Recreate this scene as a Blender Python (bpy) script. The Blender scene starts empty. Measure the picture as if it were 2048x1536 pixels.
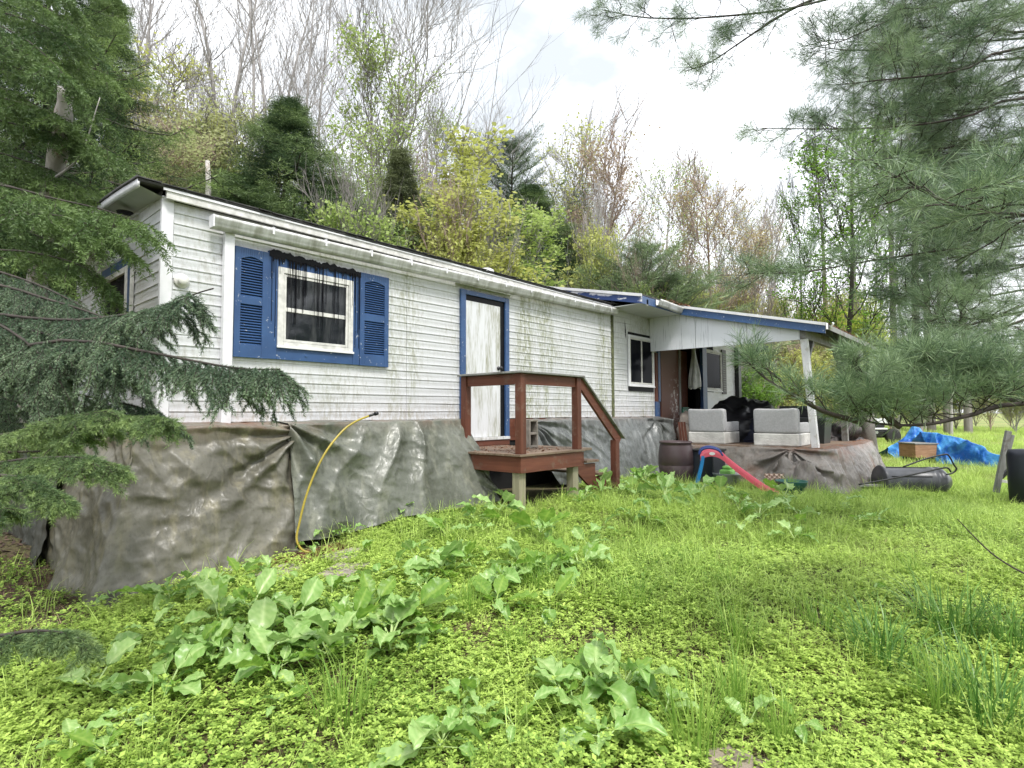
import bpy, math, random
import numpy as np
from mathutils import Vector, Matrix
rng = np.random.default_rng(11); random.seed(11)
SC = bpy.context.scene
COL = SC.collection

# ------------------------------------------------------------------ camera
FPX, YAW, PITCH, ROLL = 1129.76, .7247, .0509, -.0036
CP = np.array([-1.7269, -5.8707, .0646])
F_ = np.array([math.cos(YAW)*math.cos(PITCH), math.sin(YAW)*math.cos(PITCH), math.sin(PITCH)])
R_ = np.array([math.sin(YAW), -math.cos(YAW), 0.]); U_ = np.cross(R_, F_)
R2 = R_*math.cos(ROLL)+U_*math.sin(ROLL); U2 = -R_*math.sin(ROLL)+U_*math.cos(ROLL)
cam = bpy.data.cameras.new('camera'); co = bpy.data.objects.new('camera', cam); COL.objects.link(co)
cam.sensor_width = 36; cam.lens = 36*FPX/2048; cam.clip_start = .05; cam.clip_end = 2000
co.matrix_world = Matrix(((R2[0], U2[0], -F_[0], CP[0]), (R2[1], U2[1], -F_[1], CP[1]), (R2[2], U2[2], -F_[2], CP[2]), (0, 0, 0, 1)))
SC.camera = co
def P3(u, v, d):            # point seen at pixel (u,v) of the 2048 px photograph, d metres deep
    return CP + d*(F_ + R2*(u-1024)/FPX - U2*(v-768)/FPX)

# ------------------------------------------------------------------ light
SUN_EL, SUN_ROT = math.radians(58), math.radians(205)
w = bpy.data.worlds.new('World'); SC.world = w; w.use_nodes = True
nt = w.node_tree; nt.nodes.clear()
wo = nt.nodes.new('ShaderNodeOutputWorld'); bg = nt.nodes.new('ShaderNodeBackground')
sky = nt.nodes.new('ShaderNodeTexSky'); sky.sky_type = 'NISHITA'; sky.sun_disc = False
sky.sun_elevation = SUN_EL; sky.sun_rotation = SUN_ROT; sky.air_density = 1.0; sky.dust_density = 3
tc = nt.nodes.new('ShaderNodeTexCoord'); mp = nt.nodes.new('ShaderNodeMapping'); mp.inputs['Scale'].default_value = (1.2, 1.2, 2.6)
cn = nt.nodes.new('ShaderNodeTexNoise'); cn.inputs['Scale'].default_value = 1.7; cn.inputs['Detail'].default_value = 6; cn.inputs['Roughness'].default_value = .5
cr = nt.nodes.new('ShaderNodeValToRGB'); cr.color_ramp.elements[0].position = .36; cr.color_ramp.elements[1].position = .60
cr.color_ramp.elements[0].color = (3.1, 3.3, 3.5, 1); cr.color_ramp.elements[1].color = (8.2, 8.4, 8.7, 1)
mx = nt.nodes.new('ShaderNodeMix'); mx.data_type = 'RGBA'; mx.inputs[0].default_value = .92
nt.links.new(tc.outputs['Generated'], mp.inputs[0]); nt.links.new(mp.outputs[0], cn.inputs['Vector'])
nt.links.new(cn.outputs['Fac'], cr.inputs[0]); nt.links.new(sky.outputs[0], mx.inputs[6]); nt.links.new(cr.outputs[0], mx.inputs[7])
nt.links.new(mx.outputs[2], bg.inputs[0]); bg.inputs[1].default_value = .115
nt.links.new(bg.outputs[0], wo.inputs[0])
sl = bpy.data.lights.new('sun', 'SUN'); sl.energy = 1.5; sl.angle = math.radians(10); sl.color = (1, .97, .92)
so = bpy.data.objects.new('sun', sl); COL.objects.link(so)
_az = SUN_ROT     # nishita rotation is clockwise from +Y
sd = Vector((math.sin(_az)*math.cos(SUN_EL), math.cos(_az)*math.cos(SUN_EL), math.sin(SUN_EL)))
so.rotation_euler = (-sd).to_track_quat('-Z', 'Y').to_euler()
so.location = (0, -5, 12)
vs = SC.view_settings; vs.view_transform = 'Standard'; vs.look = 'None'; vs.gamma = 1; vs.use_curve_mapping = False; vs.exposure = 1.42
SC.cycles.max_bounces = 6; SC.cycles.transparent_max_bounces = 8; SC.cycles.diffuse_bounces = 4; SC.cycles.transmission_bounces = 4
SC.cycles.caustics_reflective = False; SC.cycles.caustics_refractive = False

# ------------------------------------------------------------------ noise
def _h(ix, iy, iz, s):
    n = (ix*374761393 + iy*668265263 + iz*2147483647 + s*144269504) & 0xffffffff
    n = ((n ^ (n >> 13))*1274126177) & 0xffffffff
    return ((n ^ (n >> 16)) & 0xffff)/32767.5-1
def vn(p, s=0):
    p = np.asarray(p, float); i = np.floor(p).astype(np.int64); f = p-i; f = f*f*(3-2*f); r = 0
    for a in (0, 1):
        for b in (0, 1):
            for c in (0, 1):
                wgt = (f[..., 0] if a else 1-f[..., 0])*(f[..., 1] if b else 1-f[..., 1])*(f[..., 2] if c else 1-f[..., 2])
                r = r+wgt*_h(i[..., 0]+a, i[..., 1]+b, i[..., 2]+c, s)
    return r
def fbm(p, o=4, s=0, g=.5):
    p = np.asarray(p, float); r = 0; a = 1
    for k in range(o): r = r+a*vn(p*2**k+17.3*k, s+k); a *= g
    return r
def v3(x, y, z=0.): return np.stack(np.broadcast_arrays(np.asarray(x, float), y, z), -1)
def sst(a, b, x): t = np.clip((x-a)/(b-a), 0, 1); return t*t*(3-2*t)

# ------------------------------------------------------------------ materials
class H:
    def __init__(s, name):
        s.m = bpy.data.materials.new(name); s.m.use_nodes = True; s.t = s.m.node_tree; s.N = s.t.nodes
        s.b = s.N['Principled BSDF']; s.tc = None
    def put(s, sock, v):
        if v is None: return
        if hasattr(v, 'is_output'): s.t.links.new(v, sock)
        elif isinstance(v, (tuple, list)) and sock.type == 'RGBA': sock.default_value = (*v[:3], 1)
        else: sock.default_value = v
    def obj(s):
        if not s.tc: s.tc = s.N.new('ShaderNodeTexCoord')
        return s.tc.outputs['Object']
    def map(s, sc=(1, 1, 1), loc=(0, 0, 0), vec=None):
        n = s.N.new('ShaderNodeMapping'); s.put(n.inputs[0], vec or s.obj()); n.inputs['Scale'].default_value = sc; n.inputs['Location'].default_value = loc; return n.outputs[0]
    def noise(s, scale=1, det=3, vec=None, rough=.5, dist=0):
        n = s.N.new('ShaderNodeTexNoise'); s.put(n.inputs['Vector'], vec or s.obj()); n.inputs['Scale'].default_value = scale
        n.inputs['Detail'].default_value = det; n.inputs['Roughness'].default_value = rough; n.inputs['Distortion'].default_value = dist; return n.outputs['Fac']
    def mt(s, op, a, b=0., c=None):
        n = s.N.new('ShaderNodeMath'); n.operation = op; s.put(n.inputs[0], a); s.put(n.inputs[1], b)
        if c is not None: s.put(n.inputs[2], c)
        return n.outputs[0]
    def mr(s, v, a, b, c=0., d=1.):
        n = s.N.new('ShaderNodeMapRange'); s.put(n.inputs[0], v); n.inputs[1].default_value = a; n.inputs[2].default_value = b; n.inputs[3].default_value = c; n.inputs[4].default_value = d; return n.outputs[0]
    def mix(s, f, a, b):
        n = s.N.new('ShaderNodeMix'); n.data_type = 'RGBA'; s.put(n.inputs[0], f); s.put(n.inputs[6], a); s.put(n.inputs[7], b); return n.outputs[2]
    def sep(s):
        n = s.N.new('ShaderNodeSeparateXYZ'); s.put(n.inputs[0], s.obj()); return n.outputs
    def attr(s, name, inst=False):
        n = s.N.new('ShaderNodeAttribute'); n.attribute_name = name; n.attribute_type = 'INSTANCER' if inst else 'GEOMETRY'; return n.outputs['Fac']
    def bump(s, h, dist=.01, st=1.):
        n = s.N.new('ShaderNodeBump'); s.put(n.inputs['Height'], h); n.inputs['Distance'].default_value = dist; n.inputs['Strength'].default_value = st
        s.put(s.b.inputs['Normal'], n.outputs[0]); return n.outputs[0]
    def fin(s, col=None, rough=None, metal=0, spec=None):
        s.put(s.b.inputs['Base Color'], col); s.put(s.b.inputs['Roughness'], rough); s.put(s.b.inputs['Metallic'], metal)
        if spec is not None: s.put(s.b.inputs['Specular IOR Level'], spec)
        return s.m
    def translucent(s, col, f):
        t = s.N.new('ShaderNodeBsdfTranslucent'); s.put(t.inputs[0], col); x = s.N.new('ShaderNodeMixShader'); x.inputs[0].default_value = f
        s.t.links.new(s.b.outputs[0], x.inputs[1]); s.t.links.new(t.outputs[0], x.inputs[2]); s.t.links.new(x.outputs[0], s.N['Material Output'].inputs[0])
def simple(name, c, rough=.6, var=.25, sc=6, metal=0, bump=0, spec=None):
    h = H(name); n = h.noise(sc, 5); d = tuple(x*(1-var) for x in c); e = tuple(min(1, x*(1+var)) for x in c)
    if bump: h.bump(h.noise(sc*6, 4), bump)
    return h.fin(h.mix(h.mr(n, .3, .7), d, e), rough, metal, spec)
def leafmat(name, a, b, tr=.35, rough=.5, inst=False, spec=.4):
    h = H(name); t = h.attr('tint', inst); c = h.mix(t, a, b)
    if inst: c = h.mix(h.mr(h.attr('tint'), 0, 1, 0, .8), c, tuple(min(1, x*1.5) for x in b))
    h.fin(c, rough, spec=spec); h.translucent(c, tr); return h.m
def mat_siding():
    h = H('white_siding_paint'); x, y, z = h.sep()
    st = h.noise(1, 5, h.map((5, 5, .8)), .65); fine = h.noise(1, 6, h.map((26, 26, 9)), .75); blot = h.noise(1.6, 4)
    gm = 0.
    for c, wd, am in ((2.86, .14, .7), (5.2, .2, 1.), (5.7, .3, .9), (6.3, .3, .4), (7.55, .25, .9), (2.6, .08, .35), (1.6, .35, .3), (4.2, .5, .35), (9.2, .5, .6), (-.02, .05, 0.)):
        g = h.mt('MULTIPLY', h.mt('SUBTRACT', x, c), 1/wd); g = h.mt('EXPONENT', h.mt('MULTIPLY', h.mt('MULTIPLY', g, g), -1.)); gm = h.mt('ADD', gm, h.mt('MULTIPLY', g, am))
    alg = h.mt('MULTIPLY', h.mr(st, .40, .58), gm); alg = h.mt('MULTIPLY', alg, h.mr(fine, .40, .56))
    top = h.mt('MULTIPLY', h.mr(z, 1.55, 2.05), h.mr(blot, .2, .7)); low = h.mt('MULTIPLY', h.mr(z, .25, -.05), h.mr(fine, .42, .62))
    grime = h.mt('MULTIPLY', h.mr(fine, .47, .66), h.mr(blot, .38, .6))
    c = h.mix(h.mr(blot, .3, .7), (.65, .66, .69), (.71, .715, .735))
    c = h.mix(h.mt('MULTIPLY', grime, .8), c, (.42, .41, .37)); c = h.mix(h.mt('MULTIPLY', top, .32), c, (.40, .42, .34))
    c = h.mix(h.mt('MULTIPLY', low, .45), c, (.42, .33, .25)); c = h.mix(h.mt('MINIMUM', h.mt('MULTIPLY', alg, 1.05), .8), c, (.25, .27, .13))
    dk = h.mt('MULTIPLY', h.mr(h.noise(1, 5, h.map((34, 34, 14)), .75), .6, .7), h.mt('MULTIPLY', h.mt('MINIMUM', gm, 1.), h.mr(st, .42, .6)))
    c = h.mix(h.mt('MULTIPLY', dk, .7), c, (.08, .08, .06))
    h.bump(h.noise(1, 3, h.map((3, 3, 60))), .0015)
    return h.fin(c, .42)
def mat_tarp(name, a, b, c2, rough=.42, rust=0.):
    h = H(name); x, y, z = h.sep()
    n = h.noise(1.3, 5, rough=.6); s = h.noise(1, 5, h.map((9, 9, 1.6)), .6); f = h.noise(26, 4)
    c = h.mix(h.mr(n, .35, .65), a, b); c = h.mix(h.mt('MULTIPLY', h.mr(s, .5, .75), .6), c, c2); c = h.mix(h.mt('MULTIPLY', h.mr(f, .5, .75), .4), c, tuple(k*.45 for k in a))
    if rust: c = h.mix(h.mt('MULTIPLY', h.mr(h.attr('tint'), 0, 1), h.mr(h.noise(7, 4), .35, .55)), c, (.17, .075, .04))
    cr1 = h.mt('POWER', h.mt('SUBTRACT', 1., h.mt('ABSOLUTE', h.mt('MULTIPLY', h.mt('SUBTRACT', h.noise(1, 3, h.map((3.6, 3.6, 1.5)), .5, .4), .5), 5.))), 3.); cr2 = h.mt('POWER', h.mt('SUBTRACT', 1., h.mt('ABSOLUTE', h.mt('MULTIPLY', h.mt('SUBTRACT', h.noise(1, 4, h.map((11, 11, 4.5), (4, 2, 7)), .55, .25), .5), 4.))), 2.)
    h.bump(h.mt('ADD', h.mt('ADD', h.mt('MULTIPLY', cr1, 1.6), h.mt('MULTIPLY', cr2, .6)), h.mt('MULTIPLY', h.noise(70, 3), .2)), .0028, .9)
    return h.fin(c, h.mr(f, .3, .7, rough-.1, rough+.14), spec=.5)
def mat_wood(name, a, b, sc=1., rough=.65, worn=None, axis=(22, 22, 1.2)):
    h = H(name); g = h.noise(sc, 6, h.map(axis), .65); n = h.noise(2.2, 4)
    c = h.mix(h.mr(g, .3, .7), a, b)
    if worn: c = h.mix(h.mt('MULTIPLY', h.mr(h.noise(5, 6, rough=.7), .56, .64), .85), c, worn)
    c = h.mix(h.mt('MULTIPLY', h.mr(n, .45, .75), .4), c, tuple(k*.5 for k in a)); h.bump(g, .003)
    return h.fin(c, rough)
M = {}
M['siding'] = mat_siding()
M['tarp_left'] = mat_tarp('weathered_brown_tarp', (.068, .064, .045), (.168, .160, .128), (.24, .215, .13), rust=1)
M['tarp_mid'] = mat_tarp('weathered_green_grey_tarp', (.065, .072, .052), (.165, .172, .145), (.27, .27, .21), .38, rust=.6)
M['tarp_clear'] = mat_tarp('cloudy_grey_plastic', (.075, .08, .075), (.16, .17, .17), (.34, .35, .34), .33, rust=.6)
M['tarp_side'] = mat_tarp('dark_side_tarp', (.03, .034, .028), (.06, .06, .05), (.05, .042, .03), .5)  # same sheet as the brown tarp; end-wall shade put into the colour
M['tarp_porch'] = mat_tarp('porch_tarp', (.09, .08, .07), (.24, .22, .20), (.15, .11, .08), .5, rust=1)
def mat_blue():
    h = H('blue_paint'); n = h.noise(3, 5); f = h.noise(30, 3)
    c = h.mix(h.mr(n, .3, .7), (.022, .06, .16), (.035, .09, .22)); c = h.mix(h.mt('MULTIPLY', h.mr(f, .66, .72), .6), c, (.5, .52, .55))
    return h.fin(c, .45)
M['blue'] = mat_blue()
def mat_blue_peel():
    h = H('peeling_blue_paint'); n = h.noise(1, 5, h.map((2.5, 2.5, 9)), .6)
    return h.fin(h.mix(h.mr(n, .5, .56), (.022, .05, .17), (.62, .62, .66)), .5)
M['blue_peel'] = mat_blue_peel()
M['white'] = simple('white_trim', (.72, .72, .74), .4, .08, 8)
M['white_old'] = simple('chipped_white_trim', (.62, .61, .58), .5, .22, 14)
def mat_gutter():
    h = H('gutter_white'); x, y, z = h.sep(); s = h.noise(1, 4, h.map((10, 3, 2)), .6)
    return h.fin(h.mix(h.mr(s, .42, .7), (.66, .66, .66), (.34, .34, .30)), .35)
M['gutter'] = mat_gutter()
def mat_door():
    h = H('dirty_white_door'); s = h.noise(1, 5, h.map((9, 9, 1.1)), .65); f = h.noise(1, 4, h.map((50, 50, 6)), .6)
    c = h.mix(h.mt('MULTIPLY', h.mr(s, .40, .60), h.mr(f, .35, .6)), (.66, .67, .69), (.30, .30, .22)); return h.fin(c, .4)
M['door'] = mat_door()
M['black'] = simple('black_plastic', (.012, .012, .014), .4, .3, 5)
M['tar'] = simple('black_tar', (.006, .006, .008), .5, .3, 20, spec=.15)
M['glass'] = H('dark_window_glass').fin((.008, .009, .012), .08, spec=.22)
M['glass'].node_tree.nodes['Principled BSDF'].inputs['IOR'].default_value = 1.12
def mat_glassmain():
    h = H('grimy_window_glass'); s = h.noise(1, 4, h.map((14, 14, 2)), .6)
    h.put(h.b.inputs['Roughness'], h.mr(s, .3, .7, .02, .12)); h.put(h.b.inputs['Base Color'], h.mix(h.mr(s, .5, .7), (.010, .012, .016), (.05, .052, .055))); h.put(h.b.inputs['Specular IOR Level'], .6); return h.m
M['glass_main'] = mat_glassmain()
M['redwood'] = mat_wood('red_stained_wood', (.085, .024, .012), (.15, .048, .026), worn=(.17, .10, .07))
M['redwood_h'] = mat_wood('red_stained_board', (.10, .028, .014), (.17, .055, .03), worn=(.15, .085, .06), axis=(1.2, 1.2, 22))
M['deckboard'] = mat_wood('worn_deck_board', (.14, .085, .055), (.24, .18, .13), worn=(.13, .05, .03), axis=(1.4, 22, 8))
M['postwood'] = mat_wood('weathered_post_wood', (.20, .18, .12), (.36, .33, .23), axis=(26, 26, 1.2))
M['greywood'] = mat_wood('grey_painted_timber', (.17, .17, .16), (.30, .30, .29), worn=(.13, .11, .09))
M['postwhite'] = mat_wood('white_painted_post', (.66, .66, .68), (.76, .76, .78), worn=(.5, .48, .44))
def mat_t111():
    h = H('white_painted_plywood'); s = h.noise(1, 5, h.map((30, 30, 1.6)), .65)
    h.bump(s, .003); return h.fin(h.mix(h.mr(s, .56, .68), (.72, .74, .78), (.36, .38, .42)), .55)
M['t111'] = mat_t111()
def mat_rustpanel():
    h = H('peeling_brown_board'); x, y, z = h.sep(); n = h.noise(9, 6, rough=.72)
    k = h.mt('MULTIPLY', h.mr(n, .54, .57), h.mt('MULTIPLY', h.mr(z, 1.1, .3), h.mr(x, 10.15, 10.5))); return h.fin(h.mix(k, (.14, .055, .035), (.55, .50, .46)), .6)
M['rustpanel'] = mat_rustpanel()
M['shingle'] = simple('asphalt_shingle', (.055, .054, .053), .85, .45, 9, bump=.004)
M['concrete'] = simple('concrete_block', (.24, .22, .19), .9, .25, 12, bump=.006)
M['paver'] = simple('mossy_paver', (.26, .23, .19), .9, .35, 9, bump=.008)
M['rock'] = simple('field_stone', (.24, .20, .15), .85, .4, 5, bump=.02)
M['soil'] = simple('brown_needle_litter', (.10, .05, .03), .9, .5, 20, bump=.02)
M['yellow'] = simple('yellow_hose', (.36, .28, .04), .4, .15, 6)
M['grey_fabric'] = simple('grey_upholstery', (.40, .40, .41), .85, .12, 30, bump=.002)
M['pale_fabric'] = simple('pale_backing_cloth', (.56, .55, .52), .85, .22, 5, bump=.01)
M['maroon'] = simple('dark_brown_plastic', (.075, .05, .052), .4, .15, 4)
M['red_plastic'] = simple('pink_red_plastic', (.68, .10, .15), .35, .1, 3)
M['blue_plastic'] = simple('bright_blue_plastic', (.01, .20, .50), .35, .15, 3)
M['navy_plastic'] = simple('dark_blue_plastic', (.02, .05, .22), .35, .15, 3)
M['green_plastic'] = simple('dark_green_plastic', (.02, .10, .085), .45, .2, 5)
M['lime'] = simple('lime_plastic', (.28, .62, .16), .4, .1, 4)
M['tub'] = simple('pale_grey_tub', (.42, .46, .44), .4, .2, 10)
M['egg'] = simple('egg_tray_card', (.42, .33, .27), .85, .15, 12)
M['bark'] = mat_wood('grey_bark', (.15, .135, .125), (.28, .26, .245), rough=.85, axis=(14, 14, 2))
M['bark_dark'] = mat_wood('dark_bark', (.03, .025, .02), (.075, .06, .05), rough=.85, axis=(14, 14, 2))
M['bark_pale'] = mat_wood('pale_twig_bark', (.28, .26, .255), (.44, .42, .41), rough=.85, axis=(14, 14, 2))
M['bark_red'] = mat_wood('reddish_twig_bark', (.28, .20, .165), (.42, .32, .27), rough=.85, axis=(14, 14, 2))
M['deadwood'] = mat_wood('bleached_dead_wood', (.30, .28, .26), (.55, .52, .49), worn=(.22, .15, .10), rough=.8, axis=(10, 10, 1.5))
def mat_bluetarp():
    h = H('blue_poly_tarp'); n = h.noise(3, 5, dist=.6); h.bump(h.noise(9, 5), .03)
    return h.fin(h.mix(h.mr(n, .42, .62), (.01, .10, .42), (.08, .33, .72)), .3)
M['bluetarp'] = mat_bluetarp()
M['boxwood'] = mat_wood('raw_box_wood', (.24, .13, .07), (.38, .22, .13), axis=(4, 4, 20))
M['carpaint'] = simple('black_car_paint', (.012, .012, .014), .15, .2, 2)
M['carwhite'] = simple('white_hood', (.68, .69, .70), .3, .06, 2)
M['rubber'] = simple('tyre_rubber', (.02, .02, .02), .8, .2, 9)
M['chrome'] = H('metal_grey').fin((.5, .5, .52), .25, 1.)
M['plasticbag'] = simple('clear_plastic_sheet', (.42, .43, .40), .3, .2, 8)
M['interior'] = simple('dark_interior', (.006, .006, .006), .9, .3, 4)  # near-black: shade inside and under the home is put into the colour
M['greenmetal'] = simple('green_can', (.01, .12, .06), .5, .2, 4)
M['soffit'] = simple('soffit_panel', (.52, .54, .52), .6, .10, 2)

# ------------------------------------------------------------------ mesh helpers
def fastmesh(name, V, F, smooth=False, attrs=None):
    V = np.ascontiguousarray(V, np.float32).reshape(-1, 3); F = np.ascontiguousarray(F, np.int32); k = F.shape[1]
    me = bpy.data.meshes.new(name); me.vertices.add(len(V)); me.vertices.foreach_set('co', V.ravel())
    me.loops.add(F.size); me.loops.foreach_set('vertex_index', F.ravel())
    me.polygons.add(len(F)); me.polygons.foreach_set('loop_start', np.arange(0, F.size, k, dtype=np.int32))
    if smooth: me.polygons.foreach_set('use_smooth', np.ones(len(F), bool))
    me.update(calc_edges=True)
    for n, (dom, a) in (attrs or {}).items():
        at = me.attributes.new(n, 'FLOAT', dom); at.data.foreach_set('value', np.ascontiguousarray(a, np.float32))
    return me
LOC = {}
def link(name, me, mat=None, parent=None, kind=None, bevel=0, loc=None):
    o = bpy.data.objects.new(name, me); COL.objects.link(o)
    if mat is not None:
        for m in (mat if isinstance(mat, (list, tuple)) else [mat]): me.materials.append(m)
    if parent is not None:
        o.parent = parent
        if parent.name in LOC: o.matrix_parent_inverse = Matrix.Translation(-Vector(LOC[parent.name]))
    if loc is not None: o.location = loc
    if kind: o['kind'] = kind
    if bevel:
        b = o.modifiers.new('bevel', 'BEVEL'); b.width = bevel; b.segments = 2; b.limit_method = 'ANGLE'
    return o
def thing(name, label, cat, loc=(0, 0, 0), group=None, world=True):
    o = bpy.data.objects.new(name, None); COL.objects.link(o); o.location = loc; o.empty_display_size = .2
    if world: LOC[o.name] = tuple(float(c) for c in loc)
    o['label'] = label; o['category'] = cat
    if group: o['group'] = group
    return o
def tag(o, label, cat, group=None):
    o['label'] = label; o['category'] = cat
    if group: o['group'] = group
    return o
class MB:
    def __init__(s): s.V = []; s.F = []
    def add(s, V, F): n = len(s.V); s.V += [tuple(map(float, v)) for v in V]; s.F += [tuple(int(i)+n for i in f) for f in F]; return s
    def box(s, x0, x1, y0, y1, z0, z1):
        V = [(x, y, z) for z in (z0, z1) for y in (y0, y1) for x in (x0, x1)]
        return s.add(V, [(0, 2, 3, 1), (4, 5, 7, 6), (0, 1, 5, 4), (2, 6, 7, 3), (0, 4, 6, 2), (1, 3, 7, 5)])
    def beam(s, a, b, w, h, up=(0, 0, 1)):        # box section w x h from a to b
        a, b = np.array(a, float), np.array(b, float); t = b-a; t /= np.linalg.norm(t); r = np.cross(t, up); r /= np.linalg.norm(r); u = np.cross(r, t)
        V = [p+r*x*w/2+u*y*h/2 for p in (a, b) for x, y in ((-1, -1), (1, -1), (1, 1), (-1, 1))]
        return s.add(V, [(0, 1, 2, 3), (7, 6, 5, 4), (0, 4, 5, 1), (1, 5, 6, 2), (2, 6, 7, 3), (3, 7, 4, 0)])
    def prism(s, poly, vec):                       # polygon (3D points) extruded by vec
        n = len(poly); vec = np.array(vec, float); V = [np.array(p, float) for p in poly]; V += [p+vec for p in V[:n]]
        return s.add(V, [tuple(range(n))[::-1], tuple(range(n, 2*n))]+[(i, (i+1) % n, n+(i+1) % n, n+i) for i in range(n)])
    def tube(s, pts, r, k=8, cap=True):
        pts = np.array(pts, float); n = len(pts); r = np.broadcast_to(r, n); T = np.gradient(pts, axis=0); T /= np.linalg.norm(T, axis=1)[:, None]+1e-9
        V = []; ref = np.array([0, 0, 1.]) if abs(T[0, 2]) < .9 else np.array([1., 0, 0])
        for i in range(n):
            a = np.cross(T[i], ref); a /= np.linalg.norm(a)+1e-9; b = np.cross(T[i], a); ref = np.cross(a, T[i])
            V += [pts[i]+r[i]*(a*math.cos(2*math.pi*j/k)+b*math.sin(2*math.pi*j/k)) for j in range(k)]
        Fc = [(i*k+j, i*k+(j+1) % k, (i+1)*k+(j+1) % k, (i+1)*k+j) for i in range(n-1) for j in range(k)]
        if cap: Fc += [tuple(range(k))[::-1], tuple(range((n-1)*k, n*k))]
        return s.add(V, Fc)
    def lathe(s, prof, c=(0, 0, 0), k=24, axis=None):   # prof [(r,z)], optional 3x3 axis matrix
        V = []; A = np.eye(3) if axis is None else np.array(axis, float)
        for r, z in prof:
            for j in range(k): a = 2*math.pi*j/k; V.append(A@np.array([r*math.cos(a), r*math.sin(a), z])+np.array(c))
        n = len(prof); Fc = [(i*k+j, i*k+(j+1) % k, (i+1)*k+(j+1) % k, (i+1)*k+j) for i in range(n-1) for j in range(k)]
        if prof[0][0] > 1e-4: Fc.append(tuple(range(k))[::-1])
        if prof[-1][0] > 1e-4: Fc.append(tuple(range((n-1)*k, n*k)))
        return s.add(V, Fc)
    def ob(s, name, mat, parent=None, bevel=0, smooth=False, kind=None):
        me = bpy.data.meshes.new(name); me.from_pydata(s.V, [], s.F); me.validate()
        if smooth: me.polygons.foreach_set('use_smooth', [len(p.vertices) == 4 for p in me.polygons])
        return link(name, me, mat, parent, kind, bevel)
def grid(name, fn, nu, nv, mat, parent=None, kind=None, smooth=True, thick=0, attr=None, mesh_only=False):
    u, v = np.meshgrid(np.linspace(0, 1, nu+1), np.linspace(0, 1, nv+1), indexing='ij'); P = fn(u, v)
    i = np.arange(nu)[:, None]*(nv+1)+np.arange(nv)[None]; F = np.stack([i, i+nv+1, i+nv+2, i+1], -1).reshape(-1, 4)
    a = {'tint': ('POINT', np.clip(attr(u, v, P), 0, 1).ravel())} if attr else None
    me = fastmesh(name, P.reshape(-1, 3), F, smooth, a)
    if mesh_only: return me
    o = link(name, me, mat, parent, kind)
    if thick: m = o.modifiers.new('thickness', 'SOLIDIFY'); m.thickness = thick
    return o

# ------------------------------------------------------------------ ground
GP = np.array([(-.6, -.5, -1.42), (.5, -1.1, -1.29), (.95, -.75, -1.24), (2, -1, -1.17), (3.3, -1.6, -1.07), (4.4, -1.6, -1.08), (5.5, -1.6, -1.07), (6.3, -2.4, -1.10), (7.4, -2.4, -1.24),
    (8, -3.2, -1.30), (9, -4, -1.42), (9.5, -5.5, -1.45), (13, -5, -1.45), (20, -3, -1.42), (27, -3, -1.40), (-.6, 3.2, -1.27), (-3, 0, -1.5), (-2, -4, -1.58), (0, -4.3, -1.52), (1.5, -5.8, -1.5),
    (3, -3.5, -1.27), (-1.7, -6.5, -1.58), (5, -5, -1.27), (6, -8, -1.4), (-5, -5, -1.6), (3.5, 3, -1.15), (8, 3, -1.3), (14, 4, -1.35), (22, 6, -1.2), (35, -2, -1.35), (30, -12, -1.4), (12, -14, -1.5), (-8, 2, -1.4), (6.3, -.8, -1.15), (8.6, -1., -1.25)])
def gz(x, y, rough=True):
    x = np.asarray(x, float); y = np.asarray(y, float); w_ = 0; s = 0
    for a, b, c in GP:
        k = 1/((x-a)**2+(y-b)**2+.25)**1.6; w_ = w_+k; s = s+k*c
    z = s/w_
    d = y*.93-x*.02; hill = sst(5, 62, d)*22*(1-.55*sst(15, 70, x-y*.8)) + 1.6*sst(4.5, 10, y)*sst(12, 2, x)
    z = z+hill
    if rough: z = z+fbm(v3(x*.9, y*.9), 3, 3)*.025*(1+sst(8, 20, y)*8)
    return z
def axis_lines(lo, a, b, hi, fine):
    l = [a]; st = fine
    while l[0] > lo: st *= 1.22; l.insert(0, l[0]-st)
    l += list(np.arange(a+fine, b, fine)); st = fine
    while l[-1] < hi: st *= 1.22; l.append(l[-1]+st)
    return np.array(l)
gx = axis_lines(-350, -5, 15, 400, .14); gy = axis_lines(-350, -8, 5, 400, .14)
X, Y = np.meshgrid(gx, gy, indexing='ij'); Z = gz(X, Y)
i = np.arange(len(gx)-1)[:, None]*len(gy)+np.arange(len(gy)-1)[None]
def mat_ground():
    h = H('weedy_soil'); x, y, z = h.sep(); n = h.noise(1.1, 5, rough=.6); f = h.noise(30, 5); g = h.noise(.35, 4)
    c = h.mix(h.mr(n, .4, .62), (.075, .09, .022), (.10, .062, .034)); c = h.mix(h.mr(f, .45, .7), c, (.05, .035, .02))
    far = h.mix(h.mr(g, .4, .6), (.16, .22, .05), (.26, .26, .09)); c = h.mix(h.mr(x, 13, 20), c, far)
    c = h.mix(h.mr(y, 9, 14), c, h.mix(h.mr(f, .35, .65), (.17, .12, .075), (.13, .15, .05)))
    h.bump(f, .03); return h.fin(c, .95)
g_ = fastmesh('ground', np.stack([X, Y, Z], -1), np.stack([i, i+len(gy), i+len(gy)+1, i+1], -1).reshape(-1, 4), True)
link('ground', g_, mat_ground(), kind='structure')
def G(u, d):
    p = P3(u, 825, d); return np.array([p[0], p[1], float(gz(p[0], p[1]))])

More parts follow.
